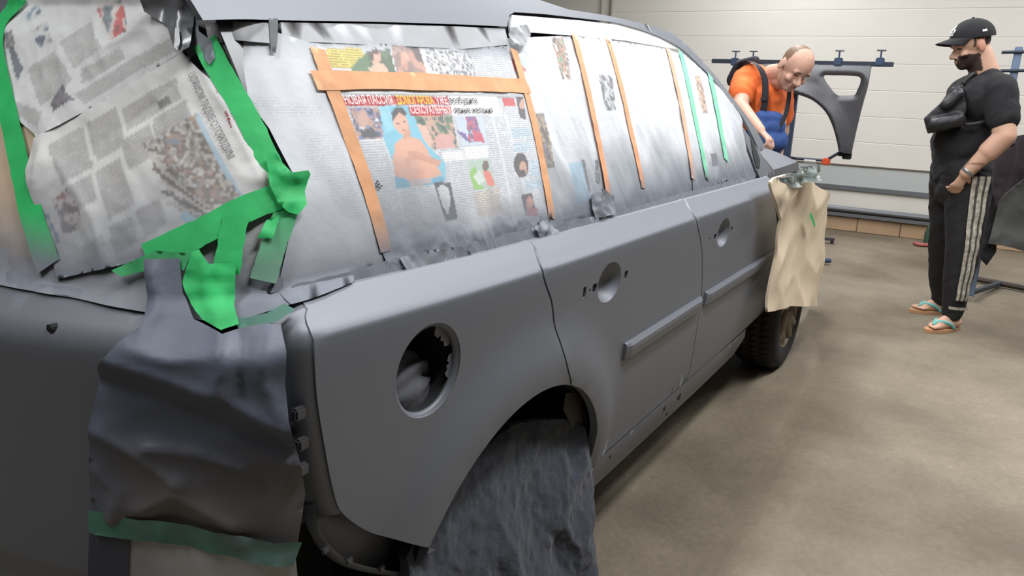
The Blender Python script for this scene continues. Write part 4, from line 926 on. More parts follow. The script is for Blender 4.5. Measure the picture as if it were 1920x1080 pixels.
kout = [tuple(KS.hit(p)) for p in [(1449, 342), (1456, 334), (1480, 326), (1508, 326), (1530, 346), (1544, 392), (1538, 450), (1528, 510), (1517, 563), (1480, 574), (1434, 584), (1441, 540), (1452, 480), (1458, 410)]]
tag(panel('wheel_arch_paper', kout, KS, M_KRAFT, None, [], .016, disp=lambda uv: .014 * ridge(uv[:, 0] * 1.6 + uv[:, 1] * 2, uv[:, 1] * 3 - uv[:, 0], 7, 2) + .003 * fbm(uv[:, 0] * 6, uv[:, 1] * 8, 2, 2), flange=.01, edge=.02), 'beige masking paper hanging over the front wheel arch', 'masking paper')
strip('masking_tape', 'small green tape bit on the beige wheel arch paper', [(1506, 400), (1511, 412), (1515, 424)], .020, KS, .030, GRN, M_GREEN, None, .0005, 41)
fm_out = [tuple(KS.hit(p)) for p in [(1440, 335), (1455, 326), (1490, 312), (1510, 305), (1514, 320), (1508, 336), (1480, 342), (1456, 352)]]
tag(panel('plastic_film', fm_out, KS, M_FILM, None, [], .014, off=.03, disp=lambda uv: .03 * ridge(uv[:, 0] * 10, uv[:, 1] * 14, 4), edge=.016), 'crumpled clear plastic tucked above the beige wheel arch paper', 'plastic film')

# ================================================================ PEOPLE
M_SKIN = vcol('skin', .55, .35)
def J(px, py, X): return onX((px, py), X)
class Body:
    """tapered capsules and ellipsoids fused into one continuous surface"""
    def __init__(s): s.m = MB()
    def cap(s, p0, p1, r0, r1, seg=16, wide=1.0, ax=None):
        """tapered capsule; wide stretches the section along ax"""
        p0 = np.array(p0, float); p1 = np.array(p1, float); d = p1 - p0; L_ = np.linalg.norm(d) + 1e-9; d = d / L_
        if ax is None: ax = np.array([0, 0, 1.0]) if abs(d[2]) < .9 else np.array([1.0, 0, 0])
        ax = np.array(ax, float); u = ax - d * (ax @ d); u /= np.linalg.norm(u) + 1e-9; w = np.cross(d, u)
        rings = []
        for a in np.linspace(-math.pi / 2, 0, 6)[1:]: rings.append((p0 + d * r0 * math.sin(a), r0 * math.cos(a)))
        for a in np.linspace(0, math.pi / 2, 6)[:-1]: rings.append((p1 + d * r1 * math.sin(a), r1 * math.cos(a)))
        V = [c + r_ * (math.cos(t) * u * wide + math.sin(t) * w) for c, r_ in rings for t in np.linspace(0, 2 * math.pi, seg, endpoint=False)]
        n = len(rings); F = [(i * seg + k, i * seg + (k + 1) % seg, (i + 1) * seg + (k + 1) % seg, (i + 1) * seg + k) for i in range(n - 1) for k in range(seg)]
        F += [tuple(range(seg))[::-1], tuple((n - 1) * seg + k for k in range(seg))]
        s.m.add(V, F); return s
    def chain(s, pts, rad, **k):
        for i in range(len(pts) - 1): s.cap(pts[i], pts[i + 1], rad[i], rad[i + 1], **k)
        return s
    def ell(s, c, r_, R=None, seg=20):
        c = np.array(c, float); R = np.eye(3) if R is None else np.array(R)
        V = []; n = 12
        for i in range(1, n):
            ph = math.pi * i / n
            for k in range(seg):
                th = 2 * math.pi * k / seg
                V.append(c + R @ np.array([r_[0] * math.sin(ph) * math.cos(th), r_[1] * math.sin(ph) * math.sin(th), r_[2] * math.cos(ph)]))
        F = [(i * seg + k, (i + 1) * seg + k, (i + 1) * seg + (k + 1) % seg, i * seg + (k + 1) % seg) for i in range(n - 2) for k in range(seg)]
        V += [c + R @ np.array([0, 0, r_[2]]), c - R @ np.array([0, 0, r_[2]])]; a = len(V) - 2
        F += [(a, k, (k + 1) % seg) for k in range(seg)] + [(a + 1, (n - 2) * seg + (k + 1) % seg, (n - 2) * seg + k) for k in range(seg)]
        s.m.add(V, F); return s
    def build(s, name, mt, parent, vox=.008, sm=4, paint=None, wr=None):
        me = bpy.data.meshes.new(name); me.from_pydata([tuple(map(float, v)) for v in s.m.V], [], s.m.F); ob = bpy.data.objects.new(name, me); COL.objects.link(ob)
        r_ = ob.modifiers.new('r', 'REMESH'); r_.mode = 'VOXEL'; r_.voxel_size = vox
        q = ob.modifiers.new('s', 'SMOOTH'); q.factor = .5; q.iterations = sm
        dg = bpy.context.evaluated_depsgraph_get(); m2 = bpy.data.meshes.new_from_object(ob.evaluated_get(dg))
        bpy.data.objects.remove(ob); bpy.data.meshes.remove(me)
        V = np.zeros(len(m2.vertices) * 3); m2.vertices.foreach_get('co', V); V = V.reshape(-1, 3)
        if wr is not None:
            N = np.zeros(len(V) * 3); m2.vertices.foreach_get('normal', N); V = V + N.reshape(-1, 3) * wr(V)[:, None]
        F = [tuple(p.vertices) for p in m2.polygons]; bpy.data.meshes.remove(m2)
        return mk(name, V, F, mt, parent, True, paint(V) if paint else None)
def frame_axes(f, up=(0, 0, 1)):
    f = np.array(f, float); f /= np.linalg.norm(f); l = np.cross(np.array(up, float), f); l /= np.linalg.norm(l); u = np.cross(f, l)
    return np.stack([f, l, u], 1)                                    # columns: forward, left, up
def head(B, c, R, k=1.0):
    """skull, jaw, nose, brow, ears, neck stub; c = centre between the ears at eye height"""
    P = lambda a, b, u: np.array(c) + R @ (np.array([a, b, u]) * k)
    B.ell(P(.005, 0, .035), (.098 * k, .077 * k, .090 * k), R); B.ell(P(.022, 0, -.045), (.070 * k, .060 * k, .075 * k), R)
    B.ell(P(.058, 0, -.088), (.032 * k, .034 * k, .026 * k), R)
    B.cap(P(.088, 0, .002), P(.112, 0, -.034), .009 * k, .014 * k); B.ell(P(.100, .012, -.040), (.010 * k, .009 * k, .008 * k), R); B.ell(P(.100, -.012, -.040), (.010 * k, .009 * k, .008 * k), R)
    B.cap(P(.086, -.042, .020), P(.086, .042, .020), .012 * k, .012 * k)
    B.cap(P(.086, -.017, -.066), P(.086, .017, -.066), .010 * k, .010 * k); B.cap(P(.082, -.015, -.078), P(.082, .015, -.078), .010 * k, .010 * k)
    for s_ in (-1, 1):
        B.ell(P(-.008, s_ * .079, -.005), (.020 * k, .008 * k, .034 * k), R); B.ell(P(.068, s_ * .045, -.030), (.022 * k, .020 * k, .020 * k), R)
    return P
def hand(B, w, d, palm_n, k=1.0, curl=.6, thumb_side=1):
    """palm and five fingers from the wrist w along d; palm_n = the way the palm faces"""
    d = np.array(d, float) / np.linalg.norm(d); n = np.array(palm_n, float); n = n - d * (n @ d); n /= np.linalg.norm(n); s_ = np.cross(d, n) * thumb_side
    B.cap(w, w + d * .075 * k, .026 * k, .032 * k, wide=.55, ax=n)
    for i, (o, L_) in enumerate(((.030, .072), (.010, .080), (-.010, .075), (-.030, .060))):
        b = w + d * .088 * k + s_ * o * k; c = curl * (1 + .15 * i); pts = [b]; a = 0
        for q, f_ in enumerate((.45, .32, .26)):
            a += c * (.7 if q == 0 else 1); pts.append(pts[-1] + (d * math.cos(a) + n * math.sin(a)) * L_ * f_ * k)
        B.chain(pts, [.0095 * k, .009 * k, .0085 * k, .0075 * k], seg=10)
    t0 = w + d * .025 * k + s_ * .026 * k; t1 = t0 + (d * .6 + s_ * .6 + n * .35) * .040 * k; t2 = t1 + (d * .85 + s_ * .1 + n * .5) * .034 * k
    B.chain([t0, t1, t2], [.014 * k, .0105 * k, .0085 * k], seg=10)
SKC = lin((200, 160, 138))
def cloth_wr(a, sc, sd): return lambda V: a * (ridge(V[:, 0] * sc + V[:, 2] * sc * .7, V[:, 2] * sc * .8 + V[:, 1] * sc, sd, 2))

# ---------------------------------------------------------------- the man standing at the right, hand in his pocket
man = empty('person', (5.33, .08, 0))
tag(man, 'bearded person in black cap and black t-shirt standing with hand in pocket', 'person')
f = np.array([-.38, .92, 0]); f /= np.linalg.norm(f); lft = np.array([-f[1], f[0], 0.])
hC = J(1824, 86, 5.28); Rh = frame_axes(np.array([f[0] - .10, f[1], -.30]))
neck0 = J(1850, 134, 5.31); chest = J(1834, 190, 5.32); belly = J(1806, 268, 5.33); pelv = J(1800, 330, 5.33)
shL, elL, wrL = J(1874, 168, 5.14), J(1884, 256, 5.06), J(1812, 324, 5.06)
shR, elR, wrR = J(1822, 165, 5.50), J(1790, 245, 5.56), J(1772, 318, 5.50)
hipL, knL, anL = J(1815, 352, 5.23), J(1806, 462, 5.18), J(1786, 584, 5.17)
hipR, knR, anR = J(1784, 352, 5.43), J(1772, 452, 5.48), J(1766, 558, 5.56)
anL[2] = .075; anR[2] = .075
B = Body(); P = head(B, hC, Rh, 1.06)
B.chain([neck0 - np.array([0, 0, .03]), hC + Rh @ np.array([-.025, 0, -.05])], [.078, .070])
B.cap(chest + lft * .09, chest - lft * .09, .125, .125); B.cap(belly + lft * .06, belly - lft * .06, .135, .135); B.cap(pelv + lft * .08, pelv - lft * .08, .120, .120); B.cap(chest, belly, .14, .145); B.cap(belly, pelv, .14, .13)
B.chain([shL, elL, wrL], [.070, .057, .036]); B.cap(elL, elL * .6 + wrL * .4, .057, .056); B.chain([shR, elR, wrR], [.066, .055, .035])
hand(B, wrL, J(1790, 356, 5.09) - wrL, -lft, 1.0, .35, 1); hand(B, wrR, J(1756, 350, 5.47) - wrR, lft, 1.0, .5, -1)
for hp, kn, an in ((hipL, knL, anL), (hipR, knR, anR)): B.chain([hp, kn, an], [.088, .060, .040])
toeL = onZ((1724, 612), .03); heL = onZ((1792, 604), .035); toeR = onZ((1704, 573), .03); heR = onZ((1762, 574), .035)
for an, he, to, s_ in ((anL, heL, toeL, 1), (anR, heR, toeR, -1)):
    dr = (to - he); dr[2] = 0; dr /= np.linalg.norm(dr); sd = np.array([-dr[1], dr[0], 0])
    he = an * np.array([1, 1, 0]) + np.array([0, 0, .050]) - dr * .03
    B.cap(an, he, .040, .036); B.cap(he, he + dr * .13 - np.array([0, 0, .010]), .036, .032, wide=1.25, ax=sd); B.cap(an, he + dr * .10, .036, .030)
    for i, (o, L_) in enumerate(((-.030, .078), (-.010, .080), (.008, .072), (.024, .062), (.038, .048))):
        o *= -s_; b = he + dr * .13 + sd * o - np.array([0, 0, .014]); B.cap(b, b + dr * (L_ - .02) - np.array([0, 0, .004]), .0135 if i == 0 else .010, .0115 if i == 0 else .008, seg=8)
def paint_man(V):
    C_ = np.tile(SKC, (len(V), 1)); q = (V - hC) @ Rh
    C_ *= (1 + .06 * fbm(V[:, 0] * 30, V[:, 2] * 30 + V[:, 1] * 20, 2, 1))[:, None]
    face = (np.abs(q[:, 2]) < .14) & (np.linalg.norm(q, axis=1) < .17)
    beard = face & (q[:, 2] < -.035 - .25 * np.clip(.055 - q[:, 0], 0, .03)) & (q[:, 0] > -.005) & ~((np.abs(q[:, 1]) < .016) & (q[:, 2] > -.078) & (q[:, 2] < -.060) & (q[:, 0] > .08)) & ~((q[:, 0] > .095) & (q[:, 2] > -.052))
    C_[beard] = lin((58, 44, 38))
    C_[face & (q[:, 2] > -.005) & (q[:, 0] < .03) & (q[:, 0] > -.12)] = lin((72, 58, 50))
    ear = (np.abs(q[:, 1]) > .072) & (np.abs(q[:, 0] + .008) < .024) & (np.abs(q[:, 2] + .005) < .04); C_[ear] = lin((206, 150, 128))
    eb = face & (q[:, 0] > .06) & (np.abs(np.abs(q[:, 1]) - .034) < .018) & (np.abs(q[:, 2] - .024) < .0055); C_[eb] = lin((52, 40, 34))
    ey = face & (q[:, 0] > .06) & (np.abs(np.abs(q[:, 1]) - .034) < .012) & (np.abs(q[:, 2] - .003) < .0048); C_[ey] = lin((50, 42, 40))
    # grey tattoo shading on the left forearm
    fa = np.linalg.norm(V - (elL * .3 + wrL * .7), axis=1) < .075; t = fbm(V[:, 0] * 45, V[:, 2] * 45, 2, 4) > .28; C_[fa & t] = lin((150, 118, 104))
    return C_
mb = B.build('body', M_SKIN, man, .0065, 3, paint_man)
# eyes and mouth belong to the head's surface; cap, shirt, bag, trousers, sandals are worn
M_BLK = mat('black_cotton', (30, 31, 34), .9, 0, .12, 30); M_BLK2 = mat('black_track_cloth', (24, 24, 27), .8, 0, .1, 25); M_BAG = mat('black_nylon', (34, 35, 38), .5, 0, .1, 40)
B = Body()
B.cap(chest + lft * .105 + (0, 0, .01), chest - lft * .105 + (0, 0, .01), .140, .140); B.cap(belly + lft * .065, belly - lft * .065, .152, .152); B.cap(chest, belly, .155, .160)
B.cap(belly, pelv + np.array([0, 0, .03]), .158, .150, wide=1.12, ax=lft); B.cap(pelv + lft * .09 + (0, 0, .03), pelv - lft * .09 + (0, 0, .03), .135, .135)
B.cap(shL, chest + lft * .05 + (0, 0, .06), .078, .09); B.cap(shR, chest - lft * .05 + (0, 0, .06), .078, .09); B.cap(neck0 - (0, 0, .045), chest + (0, 0, .05), .085, .12)
B.cap(neck0 - (0, 0, .03), shL + (0, 0, .02), .060, .062); B.cap(neck0 - (0, 0, .03), shR + (0, 0, .02), .060, .062)
B.cap(shL + lft * .01, shL * .40 + elL * .60 , .084, .082); B.cap(shR, shR * .45 + elR * .55, .078, .074)
B.build('t_shirt', M_BLK, man, .009, 5, None, cloth_wr(.004, 9, 3))
B = Body()
B.cap(pelv + lft * .075, pelv - lft * .075, .135, .135); B.cap(pelv + lft * .075 - (0, 0, .06), pelv - lft * .075 - (0, 0, .06), .13, .13)
for hp, kn, an in ((hipL, knL, anL), (hipR, knR, anR)):
    low = an * .93 + kn * .07; B.chain([hp + (0, 0, .05), hp * .45 + kn * .55, kn, kn * .45 + an * .55, low], [.122, .105, .090, .078, .058])
tr = B.build('track_trousers', M_BLK2, man, .009, 4, None, cloth_wr(.005, 8, 7))
# checked side stripe down the left trouser leg: three pale bands
M_STRIPE = mat('pale_check_stripe', (166, 160, 148), .85, 0, .45, 45); M_STRIPE2 = mat('grey_check_stripe', (70, 67, 62), .85, 0, .4, 45)
ax_pts = [hipL + (0, 0, .08), hipL * .45 + knL * .55, knL, knL * .45 + anL * .55, knL * .10 + anL * .90]; rad_ = [.126, .109, .094, .083, .067]
cpt = smooth_line(ax_pts, 8); crd = np.interp(np.linspace(0, 4, len(cpt)), range(5), rad_)
view = np.array([-.90, -.43, 0])                                     # outer left side of the leg, a little to the back
sdv = np.cross(view, np.array([0, 0, 1.0]))
M_STRIPED = M_STRIPE
for j, (o0, o1, mt_) in enumerate(((-.42, -.24, M_STRIPE), (-.24, -.13, M_STRIPE2), (-.13, .06, M_STRIPE), (.06, .17, M_STRIPE2), (.17, .35, M_STRIPE))):
    V = []; m_ = int(len(cpt) * .86)
    for i in range(m_):
        for o in (o0, (o0 + o1) / 2, o1):
            dr = view * math.cos(o) + sdv * math.sin(o); V.append(cpt[i] + dr * (crd[i] + .008 + .003 * math.sin(i * 1.3)))
    mk('side_stripe', V, [(i * 3 + k, i * 3 + k + 1, i * 3 + k + 4, i * 3 + k + 3) for i in range(m_ - 1) for k in range(2)], mt_, tr, True)
V = []; i0 = int(len(cpt) * .90)
for i in (i0, i0 + 1):
    for o in np.linspace(-.65, .7, 7): dr = view * math.cos(o) + sdv * math.sin(o); V.append(cpt[min(i, len(cpt) - 1)] + dr * (crd[min(i, len(cpt) - 1)] + .012))
mk('ankle_band', V, [(k, k + 1, k + 8, k + 7) for k in range(6)], M_STRIPE, tr, True)
MB().box(J(1778, 375, 5.245), (.01, .030, .012)).build('trouser_emblem', M_STRIPE, tr)
# baseball cap
cp_c = hC + Rh @ np.array([-.004, 0, .050]); Rc = frame_axes(np.array([f[0] - .10, f[1], -.16]))
def capfn(s, t):
    th = s * 2 * math.pi; ph = t * math.pi * .52
    loc = np.stack([.118 * np.sin(ph) * np.cos(th), .097 * np.sin(ph) * np.sin(th), .100 * np.cos(ph)], 1); return cp_c + loc @ Rc.T
def capfn2(s, t): return capfn(s, t * .999 + .001)
cap_o = grid('baseball_cap', capfn2, 40, 16, M_BLK, man)
def brim(s, t):
    a = (s - .5) * 2 * 1.15; r0 = np.stack([.116 * np.cos(a), .094 * np.sin(a)], 1); ext = .082 * np.clip(np.cos(a * 1.15), 0, 1) ** .6
    loc = np.stack([r0[:, 0] + t * ext, r0[:, 1] * (1 - .08 * t), .0 - .020 * t - .018 * (r0[:, 1] / .09) ** 2 * (0.4 + t)], 1); return cp_c + loc @ Rc.T
br = grid('cap_brim', brim, 30, 10, M_BLK, cap_o); sol = br.modifiers.new('thick', 'SOLIDIFY'); sol.thickness = .004
bt = cp_c + Rc @ np.array([0, 0, .101]); B_ = MB(); B_.lathe(bt, Rc[:, 2], [(.008, -.002), (.007, .004), (.001, .006)], 12); B_.build('cap_button', M_BLK, cap_o)
# white embroidered crest on the cap front
em = MB()
def cap_xy(a, u, d=.0025):                                          # a sideways angle, u height on the front of the cap
    ph = math.acos(max(-1, min(1, u / .100))); return cp_c + Rc @ (np.array([.118 * math.sin(ph) * math.cos(a), .097 * math.sin(ph) * math.sin(a), u]) * (1 + d / .1))
for poly in ([(-.22, .030), (.22, .030), (.30, .048), (.10, .046), (.02, .074), (-.12, .060), (-.30, .050)], [(-.20, .018), (.20, .018), (.20, .025), (-.20, .025)]):
    pv = [cap_xy(a, u) for a, u in poly]; em.add(pv, [tuple(range(len(pv)))])
em.build('cap_crest', mat('white_thread', (226, 226, 224), .8), cap_o)
em = MB(); pv = [cap_xy(a, u) for a, u in ((1.62, .020), (1.85, .022), (1.85, .034), (1.62, .031))]; em.add(pv, [(0, 1, 2, 3)]); em.build('cap_side_mark', mat('white_thread_small', (220, 220, 218), .8), cap_o)
# cross-body bag on the chest with its strap
bag_o = empty('chest_bag', tuple(J(1768, 215, 5.16)))
tag(bag_o, 'black cross-body bag slung on the chest of the capped person', 'bag')
B = Body(); n = 7
V = [J(*p, x) for x in (5.075, 5.30) for p in [(1804, 160), (1812, 200), (1806, 236), (1740, 250), (1733, 222), (1764, 194), (1786, 164)]]
B.m.add(V, [tuple(range(n)), tuple(range(n, 2 * n))[::-1]] + [(k, n + k, n + (k + 1) % n, (k + 1) % n) for k in range(n)])
B.cap(J(1752, 232, 5.07), J(1796, 226, 5.06), .034, .040); B.cap(J(1776, 196, 5.07), J(1796, 178, 5.07), .030, .028)
B.build('bag_body', M_BAG, bag_o, .007, 3, None, cloth_wr(.003, 18, 5))
sb = MB(); sb.tube(smooth_line([J(1806, 158, 5.20), J(1822, 140, 5.22), J(1842, 138, 5.33)], 6), .015, 8); sb.build('bag_strap', M_BAG, bag_o, True); sb = MB(); sb.tube(smooth_line([J(1790, 228, 5.09), J(1815, 233, 5.08), J(1845, 228, 5.10), J(1880, 215, 5.22)], 6), .011, 8); sb.build('bag_strap', M_BAG, bag_o, True)
M_CHROME = mat('chrome_buckle', (210, 210, 208), .25, .9)
for a, b2 in (((1785, 170), (1798, 166)), ((1779, 188), (1790, 184)), ((1795, 224), (1808, 222)), ((1793, 236), (1806, 237))):
    z_ = MB(); z_.tube([J(*a, 5.10 if a[1] > 200 else 5.10), J(*b2, 5.09 if a[1] > 200 else 5.10)], .004, 8); z_.build('buckle', M_CHROME, bag_o)
z_ = MB(); z_.box(J(1773, 204, 5.085), (.01, .035, .05), bev=.004); z_.build('bag_tag', mat('grey_bag_tag', (120, 116, 108), .6), bag_o)
# wrist band
z_ = MB(); dr = (wrL - elL) / np.linalg.norm(wrL - elL); z_.lathe(wrL - dr * .01, dr, [(.033, -.012), (.037, -.010), (.037, .010), (.033, .012)], 20); z_.build('wristwatch', mat('steel_watch', (150, 150, 150), .4, .7), man, True)
# flip-flops
M_SOLE = mat('tan_sole', (186, 140, 104), .8); M_TURQ = mat('turquoise_strap', (108, 178, 172), .6)
for an, to, he in ((anL, toeL, heL), (anR, toeR, heR)):
    dr = (to - he); dr[2] = 0; dr /= np.linalg.norm(dr); sd = np.array([-dr[1], dr[0], 0]); hb = an * np.array([1, 1, 0]) - dr * .03
    n = 28; out = []
    for k in range(n):
        a = 2 * math.pi * k / n; x = .085 + .142 * math.cos(a); y = (.045 - .008 * math.cos(a * 2) + .008 * math.cos(a)) * math.sin(a); out.append(hb + dr * x + sd * y)
    fl = MB(); V = [p + np.array([0, 0, z]) for z in (.001, .020) for p in out]; fl.add(V, [tuple(range(n))[::-1], tuple(range(n, 2 * n))] + [(k, (k + 1) % n, n + (k + 1) % n, n + k) for k in range(n)])
    fo = fl.build('flip_flop', M_SOLE, man)
    st = MB(); top = hb + dr * .165 + np.array([0, 0, .040])
    for s_ in (-1, 1): st.tube(smooth_line([hb + dr * .045 + sd * s_ * .046 + (0, 0, .020), hb + dr * .09 + sd * s_ * .042 + (0, 0, .055), hb + dr * .14 + sd * s_ * .012 + (0, 0, .062), top], 5), .010, 8)
    st.tube([top, top - (0, 0, .025)], .006, 8); st.build('sandal_strap', M_TURQ, fo, True)

# ---------------------------------------------------------------- the man bending over the front of the car
wk = empty('person', (5.25, 1.42, 0))
tag(wk, 'balding person in orange t-shirt and blue dungarees bending over the car front', 'person')
fw = np.array([-.62, -.70, 0.]); fw /= np.linalg.norm(fw); lw_ = np.array([-fw[1], fw[0], 0.])
wC = J(1488, 126, 5.10); Rw = frame_axes(np.array([-.62, -.62, -.62]), (.10, -.15, 1))
wneck = J(1447, 142, 5.28); wch = J(1432, 182, 5.28); wbe = J(1432, 255, 5.34); wpe = np.array([5.50, 1.50, .93])
wsR, weR, wwR = J(1396, 150, 5.22), J(1388, 200, 4.98), J(1425, 244, 4.82)
wsL, weL, wwL = J(1464, 180, 5.36), J(1466, 246, 5.50), J(1455, 300, 5.50)
B = Body(); P = head(B, wC, Rw, 1.13)
B.chain([wneck, wC + Rw @ np.array([-.02, 0, -.055])], [.072, .064]); B.cap(wC + Rw @ np.array([.02, 0, -.10]), wneck - (0, 0, .02), .045, .06)
B.cap(wsR * .75 + wsL * .25, wsL * .75 + wsR * .25, .11, .11); B.cap(wch, wbe, .14, .145); B.cap(wbe, wpe, .145, .15)
B.chain([wsR, weR, wwR], [.062, .050, .032]); B.chain([wsL, weL, wwL], [.060, .048, .030])
hand(B, wwR, J(1448, 268, 4.78) - wwR, np.array([-.2, -.1, -1.0]), 1.05, .75, 1); hand(B, wwL, J(1450, 330, 5.46) - wwL, np.array([0, .4, -1.0]), 1.0, .7, -1)
for s_, x_ in ((-1, 0.), (1, .06)):
    hp = wpe - lw_ * s_ * -.10 - (0, 0, .05); kn = np.array([hp[0] - .03, hp[1] + .0, .50]); an = np.array([hp[0] + .08, hp[1] + .02, .09]); B.chain([hp, kn, an], [.09, .062, .042])
    B.cap(an - (0, 0, .04), an + fw * .15 - (0, 0, .05), .040, .034)
def paint_wk(V):
    C_ = np.tile(lin((204, 162, 142)), (len(V), 1)); q = (V - wC) @ Rw
    C_ *= (1 + .06 * fbm(V[:, 0] * 30, V[:, 2] * 30 + V[:, 1] * 20, 2, 6))[:, None]
    nr = np.linalg.norm(q, axis=1) < .20
    hair = nr & (q[:, 2] > -.02 - .5 * np.clip(-q[:, 0] - .02, 0, .1)) & (q[:, 0] < .012 + .25 * np.clip(np.abs(q[:, 1]) - .06, 0, .02))
    ear = (np.abs(q[:, 1]) > .083) & (np.abs(q[:, 0] + .008) < .026) & (np.abs(q[:, 2] + .005) < .042)
    C_[hair & ~ear] = lin((122, 98, 80))
    st = nr & (q[:, 2] < -.042) & (q[:, 0] > .02); C_[st] = C_[st] * .72 + lin((110, 90, 80)) * .28
    C_[nr & (q[:, 0] > .06) & (np.abs(np.abs(q[:, 1]) - .034) < .019) & (np.abs(q[:, 2] - .024) < .006)] = lin((104, 80, 66))
    C_[nr & (q[:, 0] > .06) & (np.abs(np.abs(q[:, 1]) - .034) < .013) & (np.abs(q[:, 2] - .003) < .0045)] = lin((70, 54, 50))
    C_[nr & (q[:, 0] > .07) & (np.abs(q[:, 1]) < .024) & (np.abs(q[:, 2] + .072) < .0045)] = lin((140, 84, 78))
    rd = nr & (np.linalg.norm(q - np.array([.092, .030, .070]), axis=1) < .024); C_[rd] = C_[rd] * .6 + lin((190, 118, 104)) * .4
    return C_
B.build('body', M_SKIN, wk, .0065, 3, paint_wk)
M_ORSH = mat('orange_cotton', (232, 112, 52), .85, 0, .08, 20); M_BLUE = mat('blue_work_cloth', (52, 82, 142), .85, 0, .12, 25); M_STRAP = mat('dark_strap', (44, 46, 54), .8)
B = Body(); B.cap(wsR * .8 + wsL * .2, wsL * .8 + wsR * .2, .125, .120); B.cap(wch, wbe - lw_ * .02, .150, .145); B.cap(wneck - (0, 0, .05), wch, .10, .15); B.cap(wbe - lw_ * .02, wpe, .150, .16)
B.cap(wsR, wsR * .42 + weR * .58, .082, .080); B.cap(wsL, wsL * .42 + weL * .58, .076, .074); B.cap(wneck + (.03, .02, -.02), wneck - (0, 0, .05), .078, .09)
B.build('t_shirt', M_ORSH, wk, .009, 5, None, cloth_wr(.006, 8, 9))
B = Body(); bibc = J(1440, 262, 5.17); B.cap(wbe - lw_ * .02 + (0, 0, -.02), wpe, .160, .178); B.cap(bibc + lw_ * .06, bibc - lw_ * .10, .075, .075); B.cap(J(1443, 238, 5.165) + lw_ * .05, J(1443, 238, 5.165) - lw_ * .08, .06, .06); B.cap(J(1446, 222, 5.165) + lw_ * .04, J(1446, 222, 5.165) - lw_ * .07, .045, .045); B.cap(wpe + lw_ * .08, wpe - lw_ * .08, .15, .15)
for s_ in (-1, 1):
    hp = wpe + lw_ * s_ * .10 - (0, 0, .05); kn = np.array([hp[0] - .03, hp[1], .50]); an = np.array([hp[0] + .08, hp[1] + .02, .12]); B.chain([hp, kn, an], [.125, .10, .085])
dg_ = B.build('dungarees', M_BLUE, wk, .010, 4, None, cloth_wr(.005, 8, 12))
def ribbon(name, pts, w_, sidev, mt, parent, th=.004):
    c = smooth_line(pts, 6); V = []
    for p in c:
        for a, b2 in ((-1, -1), (1, -1), (1, 1), (-1, 1)): V.append(p + np.array(sidev) * a * w_ / 2 + np.array([-1, 0, 0]) * b2 * th)
    n = len(c); F = [(i * 4 + k, i * 4 + (k + 1) % 4, i * 4 + 4 + (k + 1) % 4, i * 4 + 4 + k) for i in range(n - 1) for k in range(4)] + [(0, 1, 2, 3), ((n - 1) * 4 + 3, (n - 1) * 4 + 2, (n - 1) * 4 + 1, (n - 1) * 4)]
    return mk(name, V, F, mt, parent, False)
ribbon('shoulder_strap', [J(1386, 122, 5.36), J(1402, 114, 5.22), J(1422, 124, 5.12), J(1434, 150, 5.095), J(1434, 190, 5.10), J(1430, 212, 5.115)], .040, (0, .99, .1), M_STRAP, dg_)
ribbon('shoulder_strap', [J(1480, 160, 5.20), J(1479, 185, 5.17), J(1473, 215, 5.16), J(1462, 238, 5.15)], .026, (0, .99, .1), M_STRAP, dg_)
z_ = MB(); z_.box(J(1432, 186, 5.085), (.008, .040, .020), bev=.002); z_.build('strap_buckle', M_STRAP, dg_)
B = Body(); B.cap(J(1376, 150, 5.46), J(1388, 124, 5.42), .050, .045); B.cap(J(1388, 124, 5.42), J(1416, 113, 5.34), .045, .030); B.build('back_panel', M_STRAP, dg_, .009, 4)
for s_ in (-1, 1):
    hp = wpe + lw_ * s_ * .10; an = np.array([hp[0] + .08, hp[1] + .02, 0]); z_ = Body(); z_.cap(an + (0, 0, .055), an + fw * .16 + (0, 0, .045), .052, .044, wide=1.0); z_.cap(an + (0, 0, .06), an + (0, 0, .12), .05, .055); z_.build('work_shoe', M_BLK, wk, .008, 3)

# ================================================================ STANDS, LOOSE WING, RACK
M_BSTEEL = mat('blue_grey_steel', (64, 82, 108), .5, .4); M_DSTEEL = mat('dark_steel', (58, 66, 78), .5, .5); M_WING = mat('satin_dark_wing', (74, 75, 78), .42, .35, .05, 60)
st = empty('paint_stand', tuple(onX((1480, 290), 6.15) * np.array([1, 1, 0]))); tag(st, 'blue steel stand behind the bending person with a clamp bar', 'stand')
SX = 6.15
z_ = MB(); z_.box((onX((1335, 117), SX) + onX((1676, 118), SX)) / 2, (.03, onX((1335, 117), SX)[1] - onX((1676, 118), SX)[1], .032), bev=.003); z_.build('clamp_bar', M_DSTEEL, st)
for px in (1378, 1411, 1572, 1650):
    c = onX((px, 116), SX); z_ = MB(); z_.box(c, (.05, .055, .055), bev=.006); z_.tube([c + (0, 0, .02), c + (0, 0, .075)], .006, 8); cl_ = z_.build('bar_clamp', M_BSTEEL, st)
    z_ = MB(); z_.tube([c + (0, -.03, .077), c + (0, .03, .077)], .006, 8); z_.build('clamp_handle', M_STEEL, cl_)
pt, pb2 = onX((1492, 125), SX + .05), onX((1480, 290), SX + .05); pb2 = np.array([pb2[0], (pt[1] + pb2[1]) / 2, .05]); pt[1] = pb2[1]
z_ = MB(); z_.box((pt + pb2) / 2, (.045, .05, pt[2] - pb2[2]), bev=.004); z_.build('post', M_BSTEEL, st)
z_ = MB(); z_.tube([onX((1492, 297), SX), onX((1548, 301), SX), onX((1574, 286), SX)], .011, 8); z_.tube([onX((1492, 297), SX), pb2 * np.array([1, 1, 0]) + (0, 0, onX((1492, 297), SX)[2])], .011, 8); z_.build('support_arm', M_DSTEEL, st)
